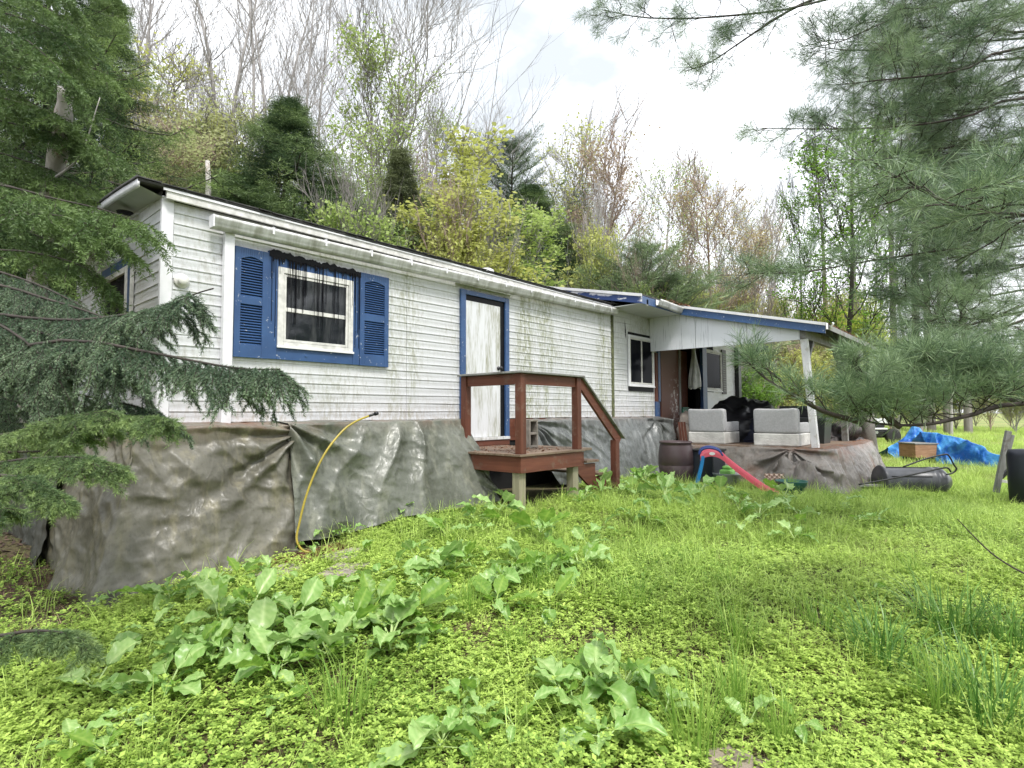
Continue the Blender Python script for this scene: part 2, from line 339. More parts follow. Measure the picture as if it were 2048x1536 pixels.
# ------------------------------------------------------------------ mobile home
home = thing('mobile_home', 'long white clapboard mobile home with blue trimmed windows and blotchy algae stains', 'mobile home', (3.9, 1.6, -1.2))
LX, WY, H0 = 7.85, 3.24, 2.12
def siding(x0, x1, z0, z1, step, parent, along='x', c=0., wob=.0015, sag=0.):
    n = int(math.ceil((z1-z0)/step))
    for k in range(n):
        a = z0+k*step; b = min(a+step+.006, z1)
        ns = max(2, int((x1-x0)/.25)); t = np.linspace(x0, x1, ns+1)
        prof = [(.0025, b), (.0065, a+.6*step), (.0045, a+.56*step), (.0108, a+.006), (.0108, a), (.001, a)]
        jz = fbm(v3(t*1.3, k*3.1), 2, 5)*wob*1.5+sag*np.sin((t-x0)/(x1-x0)*math.pi*2+k)*sst(1.2, 2.0, a); jo = fbm(v3(t*1.7, k*7.7), 2, 8)*wob+sag*.5*(1+fbm(v3(t*3, k), 2, 4))*float(sst(1.2, 2.0, a))
        V = np.zeros((ns+1, 6, 3))
        for q, (o, z) in enumerate(prof):
            if along == 'x': V[:, q] = v3(t, c-o-jo, z+jz)
            else: V[:, q] = v3(c-o-jo, t, z+jz)
        i = np.arange(ns)[:, None]*6+np.arange(5)[None]; Fc = np.stack([i, i+1, i+7, i+6], -1).reshape(-1, 4)
        if along != 'x': Fc = Fc[:, ::-1]
        link('siding_board', fastmesh('siding_board', V, Fc), M['siding'], parent)
siding(.09, 2.83, -.02, 2.07, .1045, home); siding(2.834, LX, -.02, 2.07, .1045, home, wob=.002)
siding(0.02, WY, -.02, 2.13, .118, home, along='y', c=0.)
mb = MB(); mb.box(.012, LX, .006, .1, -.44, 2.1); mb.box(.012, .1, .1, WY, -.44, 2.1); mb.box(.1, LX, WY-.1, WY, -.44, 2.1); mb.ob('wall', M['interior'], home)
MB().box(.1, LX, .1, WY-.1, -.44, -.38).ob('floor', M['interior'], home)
MB().box(2.6, 6.2, .25, .3, -1.4, -.445).ob('crawlspace_shade_sheet', M['interior'], home)  # near-black sheet added to deepen the shade under the deck
MB().box(-.016, .085, -.019, .0, -.03, 2.10).box(-.016, 0, 0, .03, -.03, 2.10).ob('corner_trim', M['white'], home, .002)
MB().box(-.018, .02, WY-.05, WY+.02, -.03, 2.12).ob('corner_trim', M['white'], home, .002)
# roof: low bowed, with soffit, fascia, shingle courses
def roofz(y): return 2.175+.10*np.sin(np.clip((y+.09)/(WY+.18), 0, 1)*math.pi)
def rfn(u, v): y = -.10+v*(WY+.2); x = -.235+u*(LX+.245); return v3(x, y, roofz(y)+fbm(v3(x*.8, y), 2, 2)*.008)
grid('roof', rfn, 60, 14, M['shingle'], home, thick=.03)
mb = MB()
for r in range(7):
    y = -.115+r*.14; x = -.24
    while x < LX: 
        wd = random.uniform(.10, .32); l = random.uniform(-.012, .006) if r == 0 else 0; z = roofz(y)+.006+random.uniform(0, .007); z2 = roofz(y+.15)+.004
        mb.add([(x, y+l, z), (x+wd-.006, y+l, z+random.uniform(-.002, .004)), (x+wd-.006, y+.15, z2), (x, y+.15, z2), (x, y+l, z-.009), (x+wd-.006, y+l, z-.009)], [(0, 1, 2, 3), (4, 5, 1, 0)]); x += wd
mb.ob('shingles', M['shingle'], home, kind='stuff')
MB().prism([(-.0, -.085, 2.06), (-.0, -.055, 2.06), (-.0, -.055, 2.15), (-.0, -.085, 2.15)], (LX+.02, 0, 0)).ob('fascia', M['white_old'], home, .003)
MB().box(-.03, LX, -.097, -.088, 2.128, 2.152).ob('drip_edge', M['white'], home)
def sfn(u, v): y = -.03+u*(WY+.04); return v3(-.215+v*.21, y, roofz(y)-.045-.06*v)
grid('soffit', sfn, 20, 2, M['soffit'], home)
def rkn(u, v): y = -.095+u*(WY+.18); return v3(-.238, y, roofz(y)-.006-.075*v)
grid('rake_board', rkn, 24, 1, M['white'], home, thick=.018)
def rkd(u, v): y = -.105+u*(WY+.2); return v3(-.248, y, roofz(y)+.02-.026*v)
grid('rake_edge', rkd, 24, 1, M['shingle'], home, thick=.012)
mb = MB(); mb.lathe([(.001, 0), (.07, 0), (.075, .006), (.001, .006)], (-.115, .77, 2.098), 24)
for k in range(7): mb.box(-.175, -.055, .72+k*.016, .724+k*.016, 2.088, 2.098)
mb.ob('soffit_vent', M['black'], home)
# gutter
def gut(x0, x1, z0, z1, name, parent, y=-.088, dip=0.):
    pr = [(0, .12), (0, 0), (.055, 0), (.075, .03), (.078, .06), (.105, .09), (.105, .12), (.098, .12), (.096, .094), (.07, .064), (.052, .008), (.006, .008), (.006, .12)]
    n = 24; t = np.linspace(0, 1, n+1); V = np.zeros((n+1, len(pr), 3))
    for q, (o, z) in enumerate(pr): V[:, q] = v3(x0+(x1-x0)*t, y-o+0*t, z0+(z1-z0)*t+z-dip*np.sin(t*math.pi)+.003*vn(v3(t*9, 0)))
    k = len(pr); i = np.arange(n)[:, None]*k+np.arange(k)[None]; j = np.arange(n)[:, None]*k+(np.arange(k)[None]+1) % k
    Fc = np.stack([i, j, j+k, i+k], -1).reshape(-1, 4); o = link(name, fastmesh(name, V, Fc), M['gutter'], parent); return o
gu = gut(.38, 7.84, 1.865, 1.965, 'gutter', home, dip=.015)
for k in range(12):
    x = .95+k*.6; z = 1.865+(x-.38)/7.46*.1
    MB().box(x, x+.022, -.202, -.085, z+.118, z+.126).box(x, x+.022, -.202, -.194, z+.05, z+.12).ob('gutter_strap', M['white'], gu)
MB().box(.37, .385, -.195, -.088, 1.866, 1.985).ob('end_cap', M['white'], gu)
MB().box(.525, .62, -.085, -.02, -.04, 1.875).ob('downspout', M['white'], home, .006)
# electrical cap on the wall
MB().lathe([(.066, 0), (.07, .008), (.06, .018), (.045, .022), (.042, .05), (.036, .056), (.001, .057)], (.165, -.012, 1.325), 24, [(1, 0, 0), (0, 0, -1), (0, 1, 0)]).ob('wall_cap', M['white_old'], home, smooth=True)
for y, z in ((1.77, .38), (.42, .35)):
    MB().lathe([(.05, 0), (.055, .05), (.03, .07), (.001, .07)], (-.012, y, z), 16, [(0, 0, -1), (0, 1, 0), (1, 0, 0)]).ob('pipe_vent', M['black'], home, smooth=True)
# roof vent
mb = MB(); mb.lathe([(.13, 0), (.10, .03), (.09, .19), (.13, .20), (.14, .23), (.13, .27), (.09, .29), (.001, .30)], (5.1, .75, 2.22), 24); mb.ob('roof_vent', M['gutter'], home, smooth=True)
# ---- windows
def window(parent, x0, x1, z0, z1, fr, y=-.015, rail=None, vert=False, mglass='glass', mframe='white_old', dep=.03, sill=True):
    w_ = MB(); w_.box(x0, x0+fr, y-dep, y, z0, z1).box(x1-fr, x1, y-dep, y, z0, z1).box(x0+fr, x1-fr, y-dep, y, z0, z0+fr).box(x0+fr, x1-fr, y-dep, y, z1-fr, z1)
    wo_ = w_.ob('window', M[mframe], parent, .003)
    s = .028; a, b, c, d = x0+fr+.004, x1-fr-.004, z0+fr+.004, z1-fr-.004
    m = MB(); m.box(a, a+s, y-dep+.008, y, c, d).box(b-s, b, y-dep+.008, y, c, d).box(a+s, b-s, y-dep+.008, y, c, c+s).box(a+s, b-s, y-dep+.008, y, d-s, d)
    if rail: m.box(a+s, b-s, y-dep+.004, y, rail-.022, rail+.022)
    if vert: m.box((a+b)/2-.018, (a+b)/2+.018, y-dep+.004, y, c+s, d-s)
    m.ob('sash', M['white_old'], wo_, .002)
    if vert: regs = [(a+s, (a+b)/2-.018, c+s, d-s, 0), ((a+b)/2+.018, b-s, c+s, d-s, .005)]
    elif rail: regs = [(a+s, b-s, c+s, rail-.022, 0), (a+s, b-s, rail+.022, d-s, .006)]
    else: regs = [(a+s, b-s, c+s, d-s, 0)]
    for p, q, r, t, o in regs:
        MB().add([(p, y-.012-o, r), (q, y-.010-o, r), (q, y-.013-o, t), (p, y-.011-o, t)], [(0, 1, 2, 3)]).ob('pane', M[mglass], wo_)
    if sill: MB().box(x0-.01, x1+.01, y-dep-.012, y-dep-.001, z0-.004, z0+.02).ob('sill', M['white'], wo_, .002)
    return wo_
wm = window(home, 1.09, 2.006, .769, 1.636, .062, y=-.026, rail=1.185, mglass='glass_main')
MB().box(.985, 1.088, -.045, -.013, .64, 1.79).ob('blue_trim', M['blue'], home, .003)
MB().box(2.008, 2.10, -.045, -.013, .64, 1.76).ob('blue_trim', M['blue'], home, .003)
MB().box(1.09, 2.006, -.043, -.013, .64, .767).ob('blue_trim', M['blue'], home, .003)
MB().box(1.09, 2.006, -.040, -.013, 1.638, 1.75).ob('blue_trim', M['blue'], home, .003)
for px_, pz_ in ((1.42, .70), (2.05, 1.05)): MB().lathe([(.016, 0), (.014, .006), (.001, .007)], (px_, -.044, pz_), 10, [(1, 0, 0), (0, 0, -1), (0, 1, 0)]).ob('screw_cap', M['blue'], home)
# tar smeared over the window head, with runs
mb = MB(); n = 90; t = np.linspace(.99, 2.11, n); top = 1.80+.018*vn(v3(t*23, 1))+.012*vn(v3(t*60, 3)) - .03*(t-1)/1.1; bot = 1.725+.02*vn(v3(t*30, 7))-.02*(t-1)/1.1
V = [(a, -.052, b) for a, b in zip(t, bot)]+[(a, -.052, b) for a, b in zip(t, top)]+[(a, -.014, b) for a, b in zip(t, top)]
mb.add(V, [(k, k+1, n+k+1, n+k) for k in range(n-1)]+[(n+k, n+k+1, 2*n+k+1, 2*n+k) for k in range(n-1)])
for k in range(64):
    x = random.uniform(1.0, 2.1); L = random.choice([.05, .09, .14, .2, .3, .45, .6])*random.uniform(.6, 1.3)
    if 1.17 < x < 1.93 and random.random() < .45: L = random.uniform(.35, .75)
    z = 1.73; w0 = random.uniform(.0025, .006)*(2.2 if L < .12 else 1); yy = -.0585
    ps = []; m_ = 5; dx = random.uniform(-.006, .006)
    for q in range(m_): s_ = q/(m_-1); wq = w0*(1-.55*s_) if q < m_-1 else w0*.5; ps.append((x+dx*s_+random.uniform(-.0015, .0015), z-L*s_, wq))
    V = []
    for (a, b, c) in ps: V += [(a-c, yy+.004, b), (a, yy-.002, b), (a+c, yy+.004, b)]
    mb.add(V, [f for q in range(m_-1) for f in ((3*q, 3*q+3, 3*q+4, 3*q+1), (3*q+1, 3*q+4, 3*q+5, 3*q+2))])
for x in (1.02, 1.06, 2.035, 2.07, 2.085): mb.box(x, x+.005, -.05, -.0455, random.uniform(.66, 1.1), 1.73)
mb.ob('tar_runs', M['tar'], home, kind='stuff')
def shutter(x0, x1, z0, z1):
    y0, y1 = -.05, -.014; m = MB(); e = .062; mid = z0+(z1-z0)*.52
    for a, b in ((x0, x0+e), (x1-e, x1)): m.box(a, b, y0, y1, z0, z1)
    for a, b in ((z0, z0+.13), (mid-.04, mid+.04)): m.box(x0+e, x1-e, y0+.001, y1, a, b)
    k = 10; xs = np.linspace(x0+e, x1-e, k+1)
    for i in range(k):   # arched top rail
        h0 = z1-.085-.035*math.cos((i/k-.5)*math.pi)*-1-.035; h1 = z1-.085-.035*math.cos(((i+1)/k-.5)*math.pi)*-1-.035
        m.prism([(xs[i], y0+.001, h0), (xs[i+1], y0+.001, h1), (xs[i+1], y0+.001, z1), (xs[i], y0+.001, z1)], (0, y1-y0-.002, 0))
    s = m.ob('shutter', M['blue'], home, .003)
    for za, zb in ((z0+.13, mid-.04), (mid+.04, z1-.085)):
        nl = int((zb-za)/.027)
        for i in range(nl):
            z = za+.008+i*(zb-za)/nl
            MB().add([(x0+e-.004, y0+.008, z-.006), (x1-e+.004, y0+.008, z-.006), (x1-e+.004, y1-.002, z+.016), (x0+e-.004, y1-.002, z+.016), (x0+e-.004, y0+.008, z-.001), (x1-e+.004, y0+.008, z-.001), (x1-e+.004, y1-.002, z+.02), (x0+e-.004, y1-.002, z+.02)],
                [(0, 3, 2, 1), (4, 5, 6, 7), (0, 1, 5, 4)]).ob('louver', M['blue'], s)
    MB().box(x0+e, x1-e, y1-.004, y1-.001, z0+.1, z1-.05).ob('backing', M['black'], s)
shutter(.64, .985, .637, 1.765); shutter(2.105, 2.52, .637, 1.765)
# window of the shaded end wall
lw = MB(); x_ = -.014
lw.box(x_-.03, x_, .80, .90, .42, 1.70).box(x_-.03, x_, 1.86, 1.93, .42, 1.70).box(x_-.03, x_, .90, 1.86, 1.60, 1.70).box(x_-.03, x_, .90, 1.86, .42, .54)
ew = lw.ob('window', M['blue'], home, .003)
MB().box(x_-.034, x_, .785, .799, .41, 1.715).ob('side_strip', M['white_old'], ew)
MB().box(x_-.037, x_, .902, .975, .545, 1.598).box(x_-.037, x_, 1.80, 1.858, .545, 1.598).box(x_-.037, x_, .975, 1.80, 1.535, 1.598).box(x_-.037, x_, .975, 1.80, .545, .61).ob('frame', M['white_old'], ew, .003)
MB().add([(x_-.012, .975, .61), (x_-.012, .975, 1.535), (x_-.010, 1.80, 1.535), (x_-.012, 1.80, .61)], [(0, 1, 2, 3)]).ob('pane', M['glass'], ew)
# door
dr = MB().box(3.865, 4.60, -.03, -.014, -.29, 1.69).ob('door', M['door'], home, .003)
MB().box(3.862, 4.70, -.022, -.0135, 1.692, 1.77).box(4.602, 4.70, -.022, -.0135, -.29, 1.69).ob('door_gap', M['tar'], dr)
MB().lathe([(.03, 0), (.03, .01), (.012, .014), (.012, .04), (.028, .048), (.032, .066), (.02, .08), (.001, .083)], (4.555, -.03, .74), 18, [(1, 0, 0), (0, 0, -1), (0, 1, 0)]).ob('knob', M['black'], dr, smooth=True)
MB().box(3.765, 3.86, -.05, -.013, -.04, 1.84).ob('door_trim', M['blue'], home, .003)
MB().box(4.702, 4.79, -.05, -.013, -.38, 1.84).ob('door_trim', M['blue'], home, .003)
MB().box(3.862, 4.70, -.048, -.013, 1.772, 1.838).ob('door_trim', M['blue'], home, .003)
MB().box(3.68, 4.86, -.105, -.013, 1.905, 1.925).box(3.68, 4.86, -.108, -.1, 1.885, 1.925).ob('drip_cap', M['gutter'], home, .002)
MB().box(3.82, 4.76, -.09, -.013, -.335, -.293).ob('threshold', M['gutter'], home, .003)
MB().box(3.82, 4.76, -.075, -.013, -.42, -.338).ob('kick_board', M['redwood_h'], home, .003)
MB().box(4.80, LX, -.012, .004, -.36, -.03).ob('rim_board', M['redwood_h'], home)

# ------------------------------------------------------------------ addition
addn = thing('house_addition', 'white sided addition with peeling blue roof edge behind the covered porch', 'house addition', (11, 1.5, -1.3))
siding(7.87, 9.72, -.02, 2.25, .105, addn, wob=.004, sag=.010); siding(12.9, 14.5, -.3, 2.2, .105, addn, wob=.003, sag=.004)
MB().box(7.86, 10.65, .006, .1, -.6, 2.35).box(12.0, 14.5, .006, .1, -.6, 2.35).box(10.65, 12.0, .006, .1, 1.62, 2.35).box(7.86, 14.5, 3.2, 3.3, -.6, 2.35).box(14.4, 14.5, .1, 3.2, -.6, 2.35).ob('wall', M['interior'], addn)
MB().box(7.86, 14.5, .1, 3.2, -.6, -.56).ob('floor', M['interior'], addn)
MB().box(7.835, 7.91, -.026, .0, -.04, 1.98).ob('seam_strip', simple('mossy_seam', (.10, .11, .05), .8, .6, 18), addn)
mb = MB(); n = 14
for k in range(n):
    pass
mb.add([(8.36, -.016, 1.66), (8.385, -.018, 1.55), (8.40, -.018, 1.72), (8.37, -.02, 1.86), (8.345, -.02, 1.95), (8.355, -.02, 1.8)], [(0, 1, 2, 3), (0, 3, 4, 5)])
mb.ob('torn_gap', M['tar'], addn)
RS = .215
def az(y): return 2.25+RS*(y+.76)
def slab(x0, x1, y0, y1, dz, th, name, mat, parent, f=az):
    return MB().prism([(x0, y0, f(y0)+dz), (x0, y1, f(y1)+dz), (x0, y1, f(y1)+dz-th), (x0, y0, f(y0)+dz-th)], (x1-x0, 0, 0)).ob(name, mat, parent)
slab(7.70, 14.9, -.76, 1.5, .03, .028, 'roof', M['shingle'], addn)
MB().prism([(7.70, 1.5, az(1.5)+.03), (7.70, 4.0, az(1.5)-.5), (7.70, 4.0, az(1.5)-.53), (7.70, 1.5, az(1.5)+.002)], (7.2, 0, 0)).ob('roof_back', M['shingle'], addn)
slab(7.68, 7.70, -.77, 1.5, .03, .055, 'rake_edge', M['white'], addn); slab(7.70, 7.72, -.76, 1.5, -.004, .15, 'rake_board', M['blue_peel'], addn)
MB().box(7.72, 9.28, -.76, -.74, 2.10, 2.245).ob('eave_board', M['blue'], addn)
MB().box(7.72, 9.38, -.74, -.02, 2.10, 2.112).ob('soffit', M['soffit'], addn)
MB().box(7.90, 7.96, -.76, -.74, 2.09, 2.2).ob('corner_block', M['white_old'], addn)
o = gut(8.25, 9.45, 2.13, 2.10, 'broken_gutter', addn, y=-.765)
window(addn, 8.45, 9.54, .60, 1.66, .055, y=-.02, vert=True, mframe='white', sill=True)
MB().box(8.47, 9.54, -.022, -.016, .50, .597).ob('rough_opening', M['tar'], addn); MB().box(8.47, 9.6, -.022, -.016, 1.663, 1.72).ob('rough_opening', M['tar'], addn)
MB().box(9.60, 9.70, -.05, -.016, .30, 1.37).ob('jamb_board', M['redwood'], addn); MB().box(9.60, 9.78, -.045, -.016, -.4, .298).box(9.702, 9.80, -.06, -.016, .30, 1.9).ob('jamb_board', M['blue'], addn)
MB().box(9.83, 10.70, -.06, -.02, -.55, 1.85).ob('wall_panel', M['rustpanel'], addn, .004)
MB().box(10.70, 10.76, -.09, -.02, -.55, 1.85).ob('door_post', M['greywood'], addn, .004)
MB().box(12.0, 12.26, -.10, -.02, -.55, 1.9).ob('door_post', M['blue'], addn, .004)
MB().box(11.55, 11.98, .3, .34, -.55, 1.6).ob('inner_wall', M['redwood'], addn)
window(addn, 12.3, 13.38, .60, 1.68, .06, y=-.02, mframe='white_old')
sh = MB().box(13.42, 13.70, -.045, -.016, .55, 1.75).ob('shutter', simple('grey_brown_shutter', (.10, .09, .095), .6, .15, 6), addn, .003)
for k in range(17): MB().box(13.46, 13.66, -.052, -.046, .62+k*.062, .65+k*.062).ob('louver', M['greywood'], sh)
MB().box(12.28, 12.9, -.03, -.012, -.55, .58).ob('lower_panel', M['siding'], addn)
MB().box(14.42, 14.62, -.12, .02, -.6, 1.9).ob('end_post', M['black'], addn)
MB().box(14.60, 14.68, -.05, .02, -.6, 1.7).ob('corner_trim', M['white_old'], addn)
hb = thing('plastic_sheet', 'crumpled clear plastic sheet hanging in the dark doorway of the porch', 'plastic sheet', (11, -.2, .8))
def pfn(u, v):
    a = u*2*math.pi; r = .05+.10*np.sin(np.clip(v, .02, 1)*1.7)**2*(1+.25*np.sin(a*5+v*3)); return v3(11.05+r*np.cos(a)*1.25+.06*v, -.28+r*np.sin(a)*.8, 1.58-v*.95+.03*np.sin(a*3)*v)
grid('sheet', pfn, 40, 24, M['plasticbag'], hb)

# ------------------------------------------------------------------ porch
porch = thing('covered_porch', 'lean-to porch with white gable board, blue rake and leaning white post', 'porch', (11.8, -1.7, -1.4))
PX0, PX1, PY = 9.40, 14.1, -3.3
MB().box(PX0, PX1+.3, PY-.05, -.12, -.70, -.58).ob('floor', M['deckboard'], porch)
for x in (9.6, 11.8, 14.0):
    for y in (-3.1, -1.6): MB().box(x, x+.14, y-.07, y+.07, -1.55, -.7).ob('pier', M['postwood'], porch)
def pz(y): return 2.245+.242*(y+.76)
slab(9.28, 14.2, -3.46, -.77, .03, .03, 'roof', M['shingle'], porch, pz)
slab(9.262, 9.28, -3.47, -.77, .034, .052, 'rake_edge', M['white'], porch, pz)
slab(9.28, 9.31, -3.46, -.77, -.006, .15, 'rake_board', M['blue'], porch, pz)
ys = [-.02, -1.05, -2.08, -3.02]
for a, b in zip(ys[:-1], ys[1:]):
    MB().prism([(9.40, b+.006, pz(b)-.05), (9.40, a-.004, min(pz(a), 2.13)-.0 if a < -.7 else 2.10), (9.40, a-.004, 1.38+.004*a), (9.40, b+.006, 1.375)], (.018, 0, 0)).ob('gable_panel', M['t111'], porch)
for k in range(6):
    x = 9.7+k*.85; MB().prism([(x, -3.3, pz(-3.3)-.09), (x, -.1, pz(-.1)-.09), (x, -.1, pz(-.1)-.002), (x, -3.3, pz(-3.3)-.002)], (.04, 0, 0)).ob('rafter', M['greywood'], porch)
MB().box(9.38, 14.6, -3.12, -3.03, 1.385, 1.57).ob('beam', M['greywood'], porch, .005)
MB().beam((9.46, -3.075, 1.385), (9.50, -3.2, -.59), .115, .115, (1, 0, 0)).ob('post', M['postwhite'], porch, .006)
MB().beam((12.35, -3.07, 1.385), (12.42, -3.1, -.58), .12, .12, (1, 0, 0)).ob('post', M['greywood'], porch, .006)
MB().beam((14.15, -3.07, 1.385), (14.05, -3.1, -.58), .12, .12, (1, 0, 0)).ob('post', M['greywood'], porch, .006)
for a, b in (((9.53, -3.075, .95), (9.95, -3.075, 1.38)), ((12.42, -3.07, .9), (12.8, -3.07, 1.38)), ((14.1, -3.07, .75), (13.6, -3.07, 1.38)), ((12.28, -3.07, .95), (11.95, -3.07, 1.38))):
    MB().beam(a, b, .07, .09, (0, 1, 0)).ob('brace', M['greywood'], porch, .004)
gut(9.27, 9.42, 1.50, 1.51, 'gutter_stub', porch, y=-3.47)
slab(9.5, 14.2, -3.485, -3.465, .02, .09, 'eave_board', M['greywood'], porch, pz)
MB().tube([(9.1, -2.3, 1.22), (9.1, -2.55, 1.22)], .055, 14).ob('hanging_pipe', M['black'], porch)
# needles and leaf drift on porch roof, decks, ledges
def litter(name, fn, n, size, mat, parent=None, label=None, cat=None):
    u = rng.random((n, 2)); P = fn(u[:, 0], u[:, 1]); P = P+v3(0*u[:, 0], 0*u[:, 0], rng.random(n)*size*.35)
    a = rng.random(n)*6.283; d = v3(np.cos(a), np.sin(a), rng.normal(0, .35, n)); e = v3(-np.sin(a), np.cos(a), rng.normal(0, .35, n)); s = size*(.5+rng.random(n))[:, None]
    V = np.stack([P-d*s, P+e*s*.35, P+d*s, P-e*s*.35], 1); F = np.arange(4*n).reshape(-1, 4)
    o = link(name, fastmesh(name, V, F, False, {'tint': ('FACE', rng.random(n))}), mat, parent, 'stuff')
    if label: o['label'] = label; o['category'] = cat
    return o
M['litter'] = leafmat('dry_leaf_litter', (.10, .04, .022), (.26, .13, .07), .1, .8)
litter('pine_needles', lambda a, b: v3(9.4+4.7*a, -3.46+.9*b**1.5, pz(-3.46+.9*b**1.5)+.04), 2600, .03, M['litter'], porch)
litter('leaf_litter', lambda a, b: v3(8.6+.9*a, -.9+.35*b, 2.28+0*a), 300, .03, M['litter'], addn)
# tub chairs (armless sofa seats)
def cushion(name, c, r, mat, parent, seed, tilt):
    def f(u, v):
        a = u*2*math.pi; p = (v-.5)*math.pi; d = v3(np.cos(a)*np.cos(p), np.sin(a)*np.cos(p), np.sin(p))
        cc = lambda q: np.sign(q)*np.abs(q)**.16
        P = v3(cc(np.cos(a))*cc(np.cos(p)), cc(np.sin(a))*cc(np.cos(p)), cc(np.sin(p))); P = P*np.array(r)*(1-.035*np.abs(fbm(P*1.3+seed, 2, seed))[..., None])
        P = P+unit_(P)*(.008*fbm(P*7+seed, 3, seed))[..., None]; P[..., 2] -= .02*(1-(P[..., 1]/r[1])**2)*(P[..., 2] > 0); P[..., 0] += tilt*P[..., 2]
        return P+np.array(c)
    return grid(name, f, 96, 48, mat, parent)
def unit_(a): return a/(np.linalg.norm(a, axis=-1, keepdims=True)+1e-9)
def sofa(y0, y1, x0, label, torn):
    t = thing('sofa_seat', label, 'sofa seat', (x0+.4, (y0+y1)/2, -.58), group='grey armless sofa seats on the porch')
    MB().box(x0, x0+.82, y0, y1, -.575, -.34).ob('base', M['pale_fabric'], t, .02)
    cushion('seat', (x0+.48, (y0+y1)/2, -.235), (.40, (y1-y0)/2-.005, .108), M['grey_fabric'], t, int(-y0*10), 0)
    cushion('backrest', (x0+.085, (y0+y1)/2, -.10), (.105, (y1-y0)/2-.005, .24), M['grey_fabric'], t, int(-y1*10), -.07)
    MB().tube([(x0-.012, y0+.03, .105), (x0-.02, (y0+y1)/2, .112), (x0-.012, y1-.03, .105)], .006, 6).ob('piping', M['pale_fabric'], t)
    MB().box(x0+.02, x0+.05, y0+.05, y1-.05, -.345, -.325).ob('torn_lining', M['black'], t)
sofa(-1.56, -.80, 9.52, 'grey armless sofa seat standing left, beside the brown barrel, its back to the yard', True)
sofa(-2.92, -2.12, 9.5, 'grey armless sofa seat standing next to the white porch post, its back to the yard', False)
# black bags heap
def heap(name, c, r, n, label, cat, mat, seed, amp=.25, nu=48):
    def f(u, v):
        a = u*2*math.pi; p = v*math.pi/2; d = v3(np.cos(a)*np.cos(p), np.sin(a)*np.cos(p), np.sin(p)); k = 1+amp*fbm(d*2.2+seed, 4, seed)[..., None]
        k = k-.06*np.abs(fbm(d*5+seed, 3, seed+5))[..., None]; return np.array(c)+d*np.array(r)*k
    o = grid(name, f, nu, nu//2, mat); return tag(o, label, cat)
heap('bag_heap', (11.6, -1.35, -.58), (1.3, .85, .85), 0, 'heap of black rubbish bags piled behind the two sofa seats', 'rubbish bags', M['black'], 3)
heap('dark_duffel', (11.0, -2.0, -.58), (.6, .6, .5), 0, 'slumped navy black duffel bag between the two sofa seats', 'duffel bag', simple('navy_cloth', (.01, .012, .03), .8, .3, 6), 9)
def bin_(name, x, y, z, w_, d, h_, label, mat, cat):
    t = thing(name, label, cat, (x, y, z)); m = MB(); k = .88
    m.add([(x-w_/2*k, y-d/2*k, z), (x+w_/2*k, y-d/2*k, z), (x+w_/2*k, y+d/2*k, z), (x-w_/2*k, y+d/2*k, z), (x-w_/2, y-d/2, z+h_), (x+w_/2, y-d/2, z+h_), (x+w_/2, y+d/2, z+h_), (x-w_/2, y+d/2, z+h_)],
        [(3, 2, 1, 0), (0, 1, 5, 4), (1, 2, 6, 5), (2, 3, 7, 6), (3, 0, 4, 7)]); m.ob('tub', mat, t, .01)
    MB().box(x-w_/2-.02, x+w_/2+.02, y-d/2-.02, y+d/2+.02, z+h_-.05, z+h_+.02).ob('lid', mat, t, .012); return t
bin_('storage_bin', 11.2, -2.75, -.58, .6, .6, .5, 'black storage bin with ribbed lid beside the white porch post', simple('black_bin', (.018, .022, .022), .4, .2, 4), 'storage bin')
bin_('storage_bin', 12.0, -2.35, -.58, .7, .7, .75, 'taller black storage bin against the middle grey porch post', simple('black_bin_b', (.014, .016, .02), .4, .2, 4), 'storage bin')
heap('clutter_heap', (12.9, -2.9, -.58), (.5, .4, .35), 0, 'small dark clutter heap near the far grey porch post', 'clutter', simple('dark_clutter', (.07, .06, .06), .7, .8, 12), 5, .5, 28)
t = thing('green_bucket', 'dark green bucket standing inside the porch doorway', 'bucket', (10.95, -.1, -.58))
MB().box(10.8, 11.1, -.10, .1, -.56, .15).ob('bucket_body', M['greenmetal'], t, .01); MB().box(10.78, 11.12, -.12, .12, .152, .18).ob('rim', M['greenmetal'], t, .005)
t = heap('cloth_pile', (10.35, -.45, -.58), (.33, .25, .55), 0, 'pale crumpled cloth pile against the peeling brown panel', 'cloth pile', simple('pale_cloth', (.45, .38, .32), .9, .4, 7), 13, .35, 30)
t = thing('plank_stack', 'upright brown planks leaning beside the left sofa seat', 'planks', (9.6, -.72, -.58))
for k in range(3): MB().beam((9.5+.02*k, -.66-.05*k, -.575), (9.52+.02*k, -.60-.05*k, -.14), .04, .02, (1, 0, 0)).ob('plank', M['redwood'], t)

# ------------------------------------------------------------------ entry deck
deck = thing('entry_deck', 'small raised red stained wooden entry deck with handrail and steps', 'deck', (3.9, -.9, -1.1))
DX0, DX1, DY = 3.27, 4.52, -1.58
y = DY-.02; k = 0
while y < -.16:
    w_ = .135; MB().box(DX0-.03+random.uniform(-.006, .006), DX1+.04+random.uniform(-.006, .006), y, min(y+w_, -.12), -.447, -.42+random.uniform(-.002, .002)).ob('deck_board', M['deckboard'], deck, .003); y += w_+.006
MB().box(DX0, DX1, DY, DY+.04, -.64, -.449).ob('rim_board', M['redwood_h'], deck, .003)
MB().box(DX0, DX0+.04, DY+.042, -.12, -.64, -.449).ob('rim_board', M['redwood_h'], deck, .003); MB().box(DX1-.04, DX1, DY+.042, -.12, -.64, -.449).ob('rim_board', M['redwood_h'], deck, .003)
for x in (DX0+.02, DX1-.15):
    MB().box(x, x+.12, DY+.045, DY+.155, -1.2, -.45).ob('post', M['postwood'], deck, .006)
MB().box(DX0+.02, DX0+.11, -.35, -.25, -1.2, -.45).ob('post', M['postwood'], deck, .006)
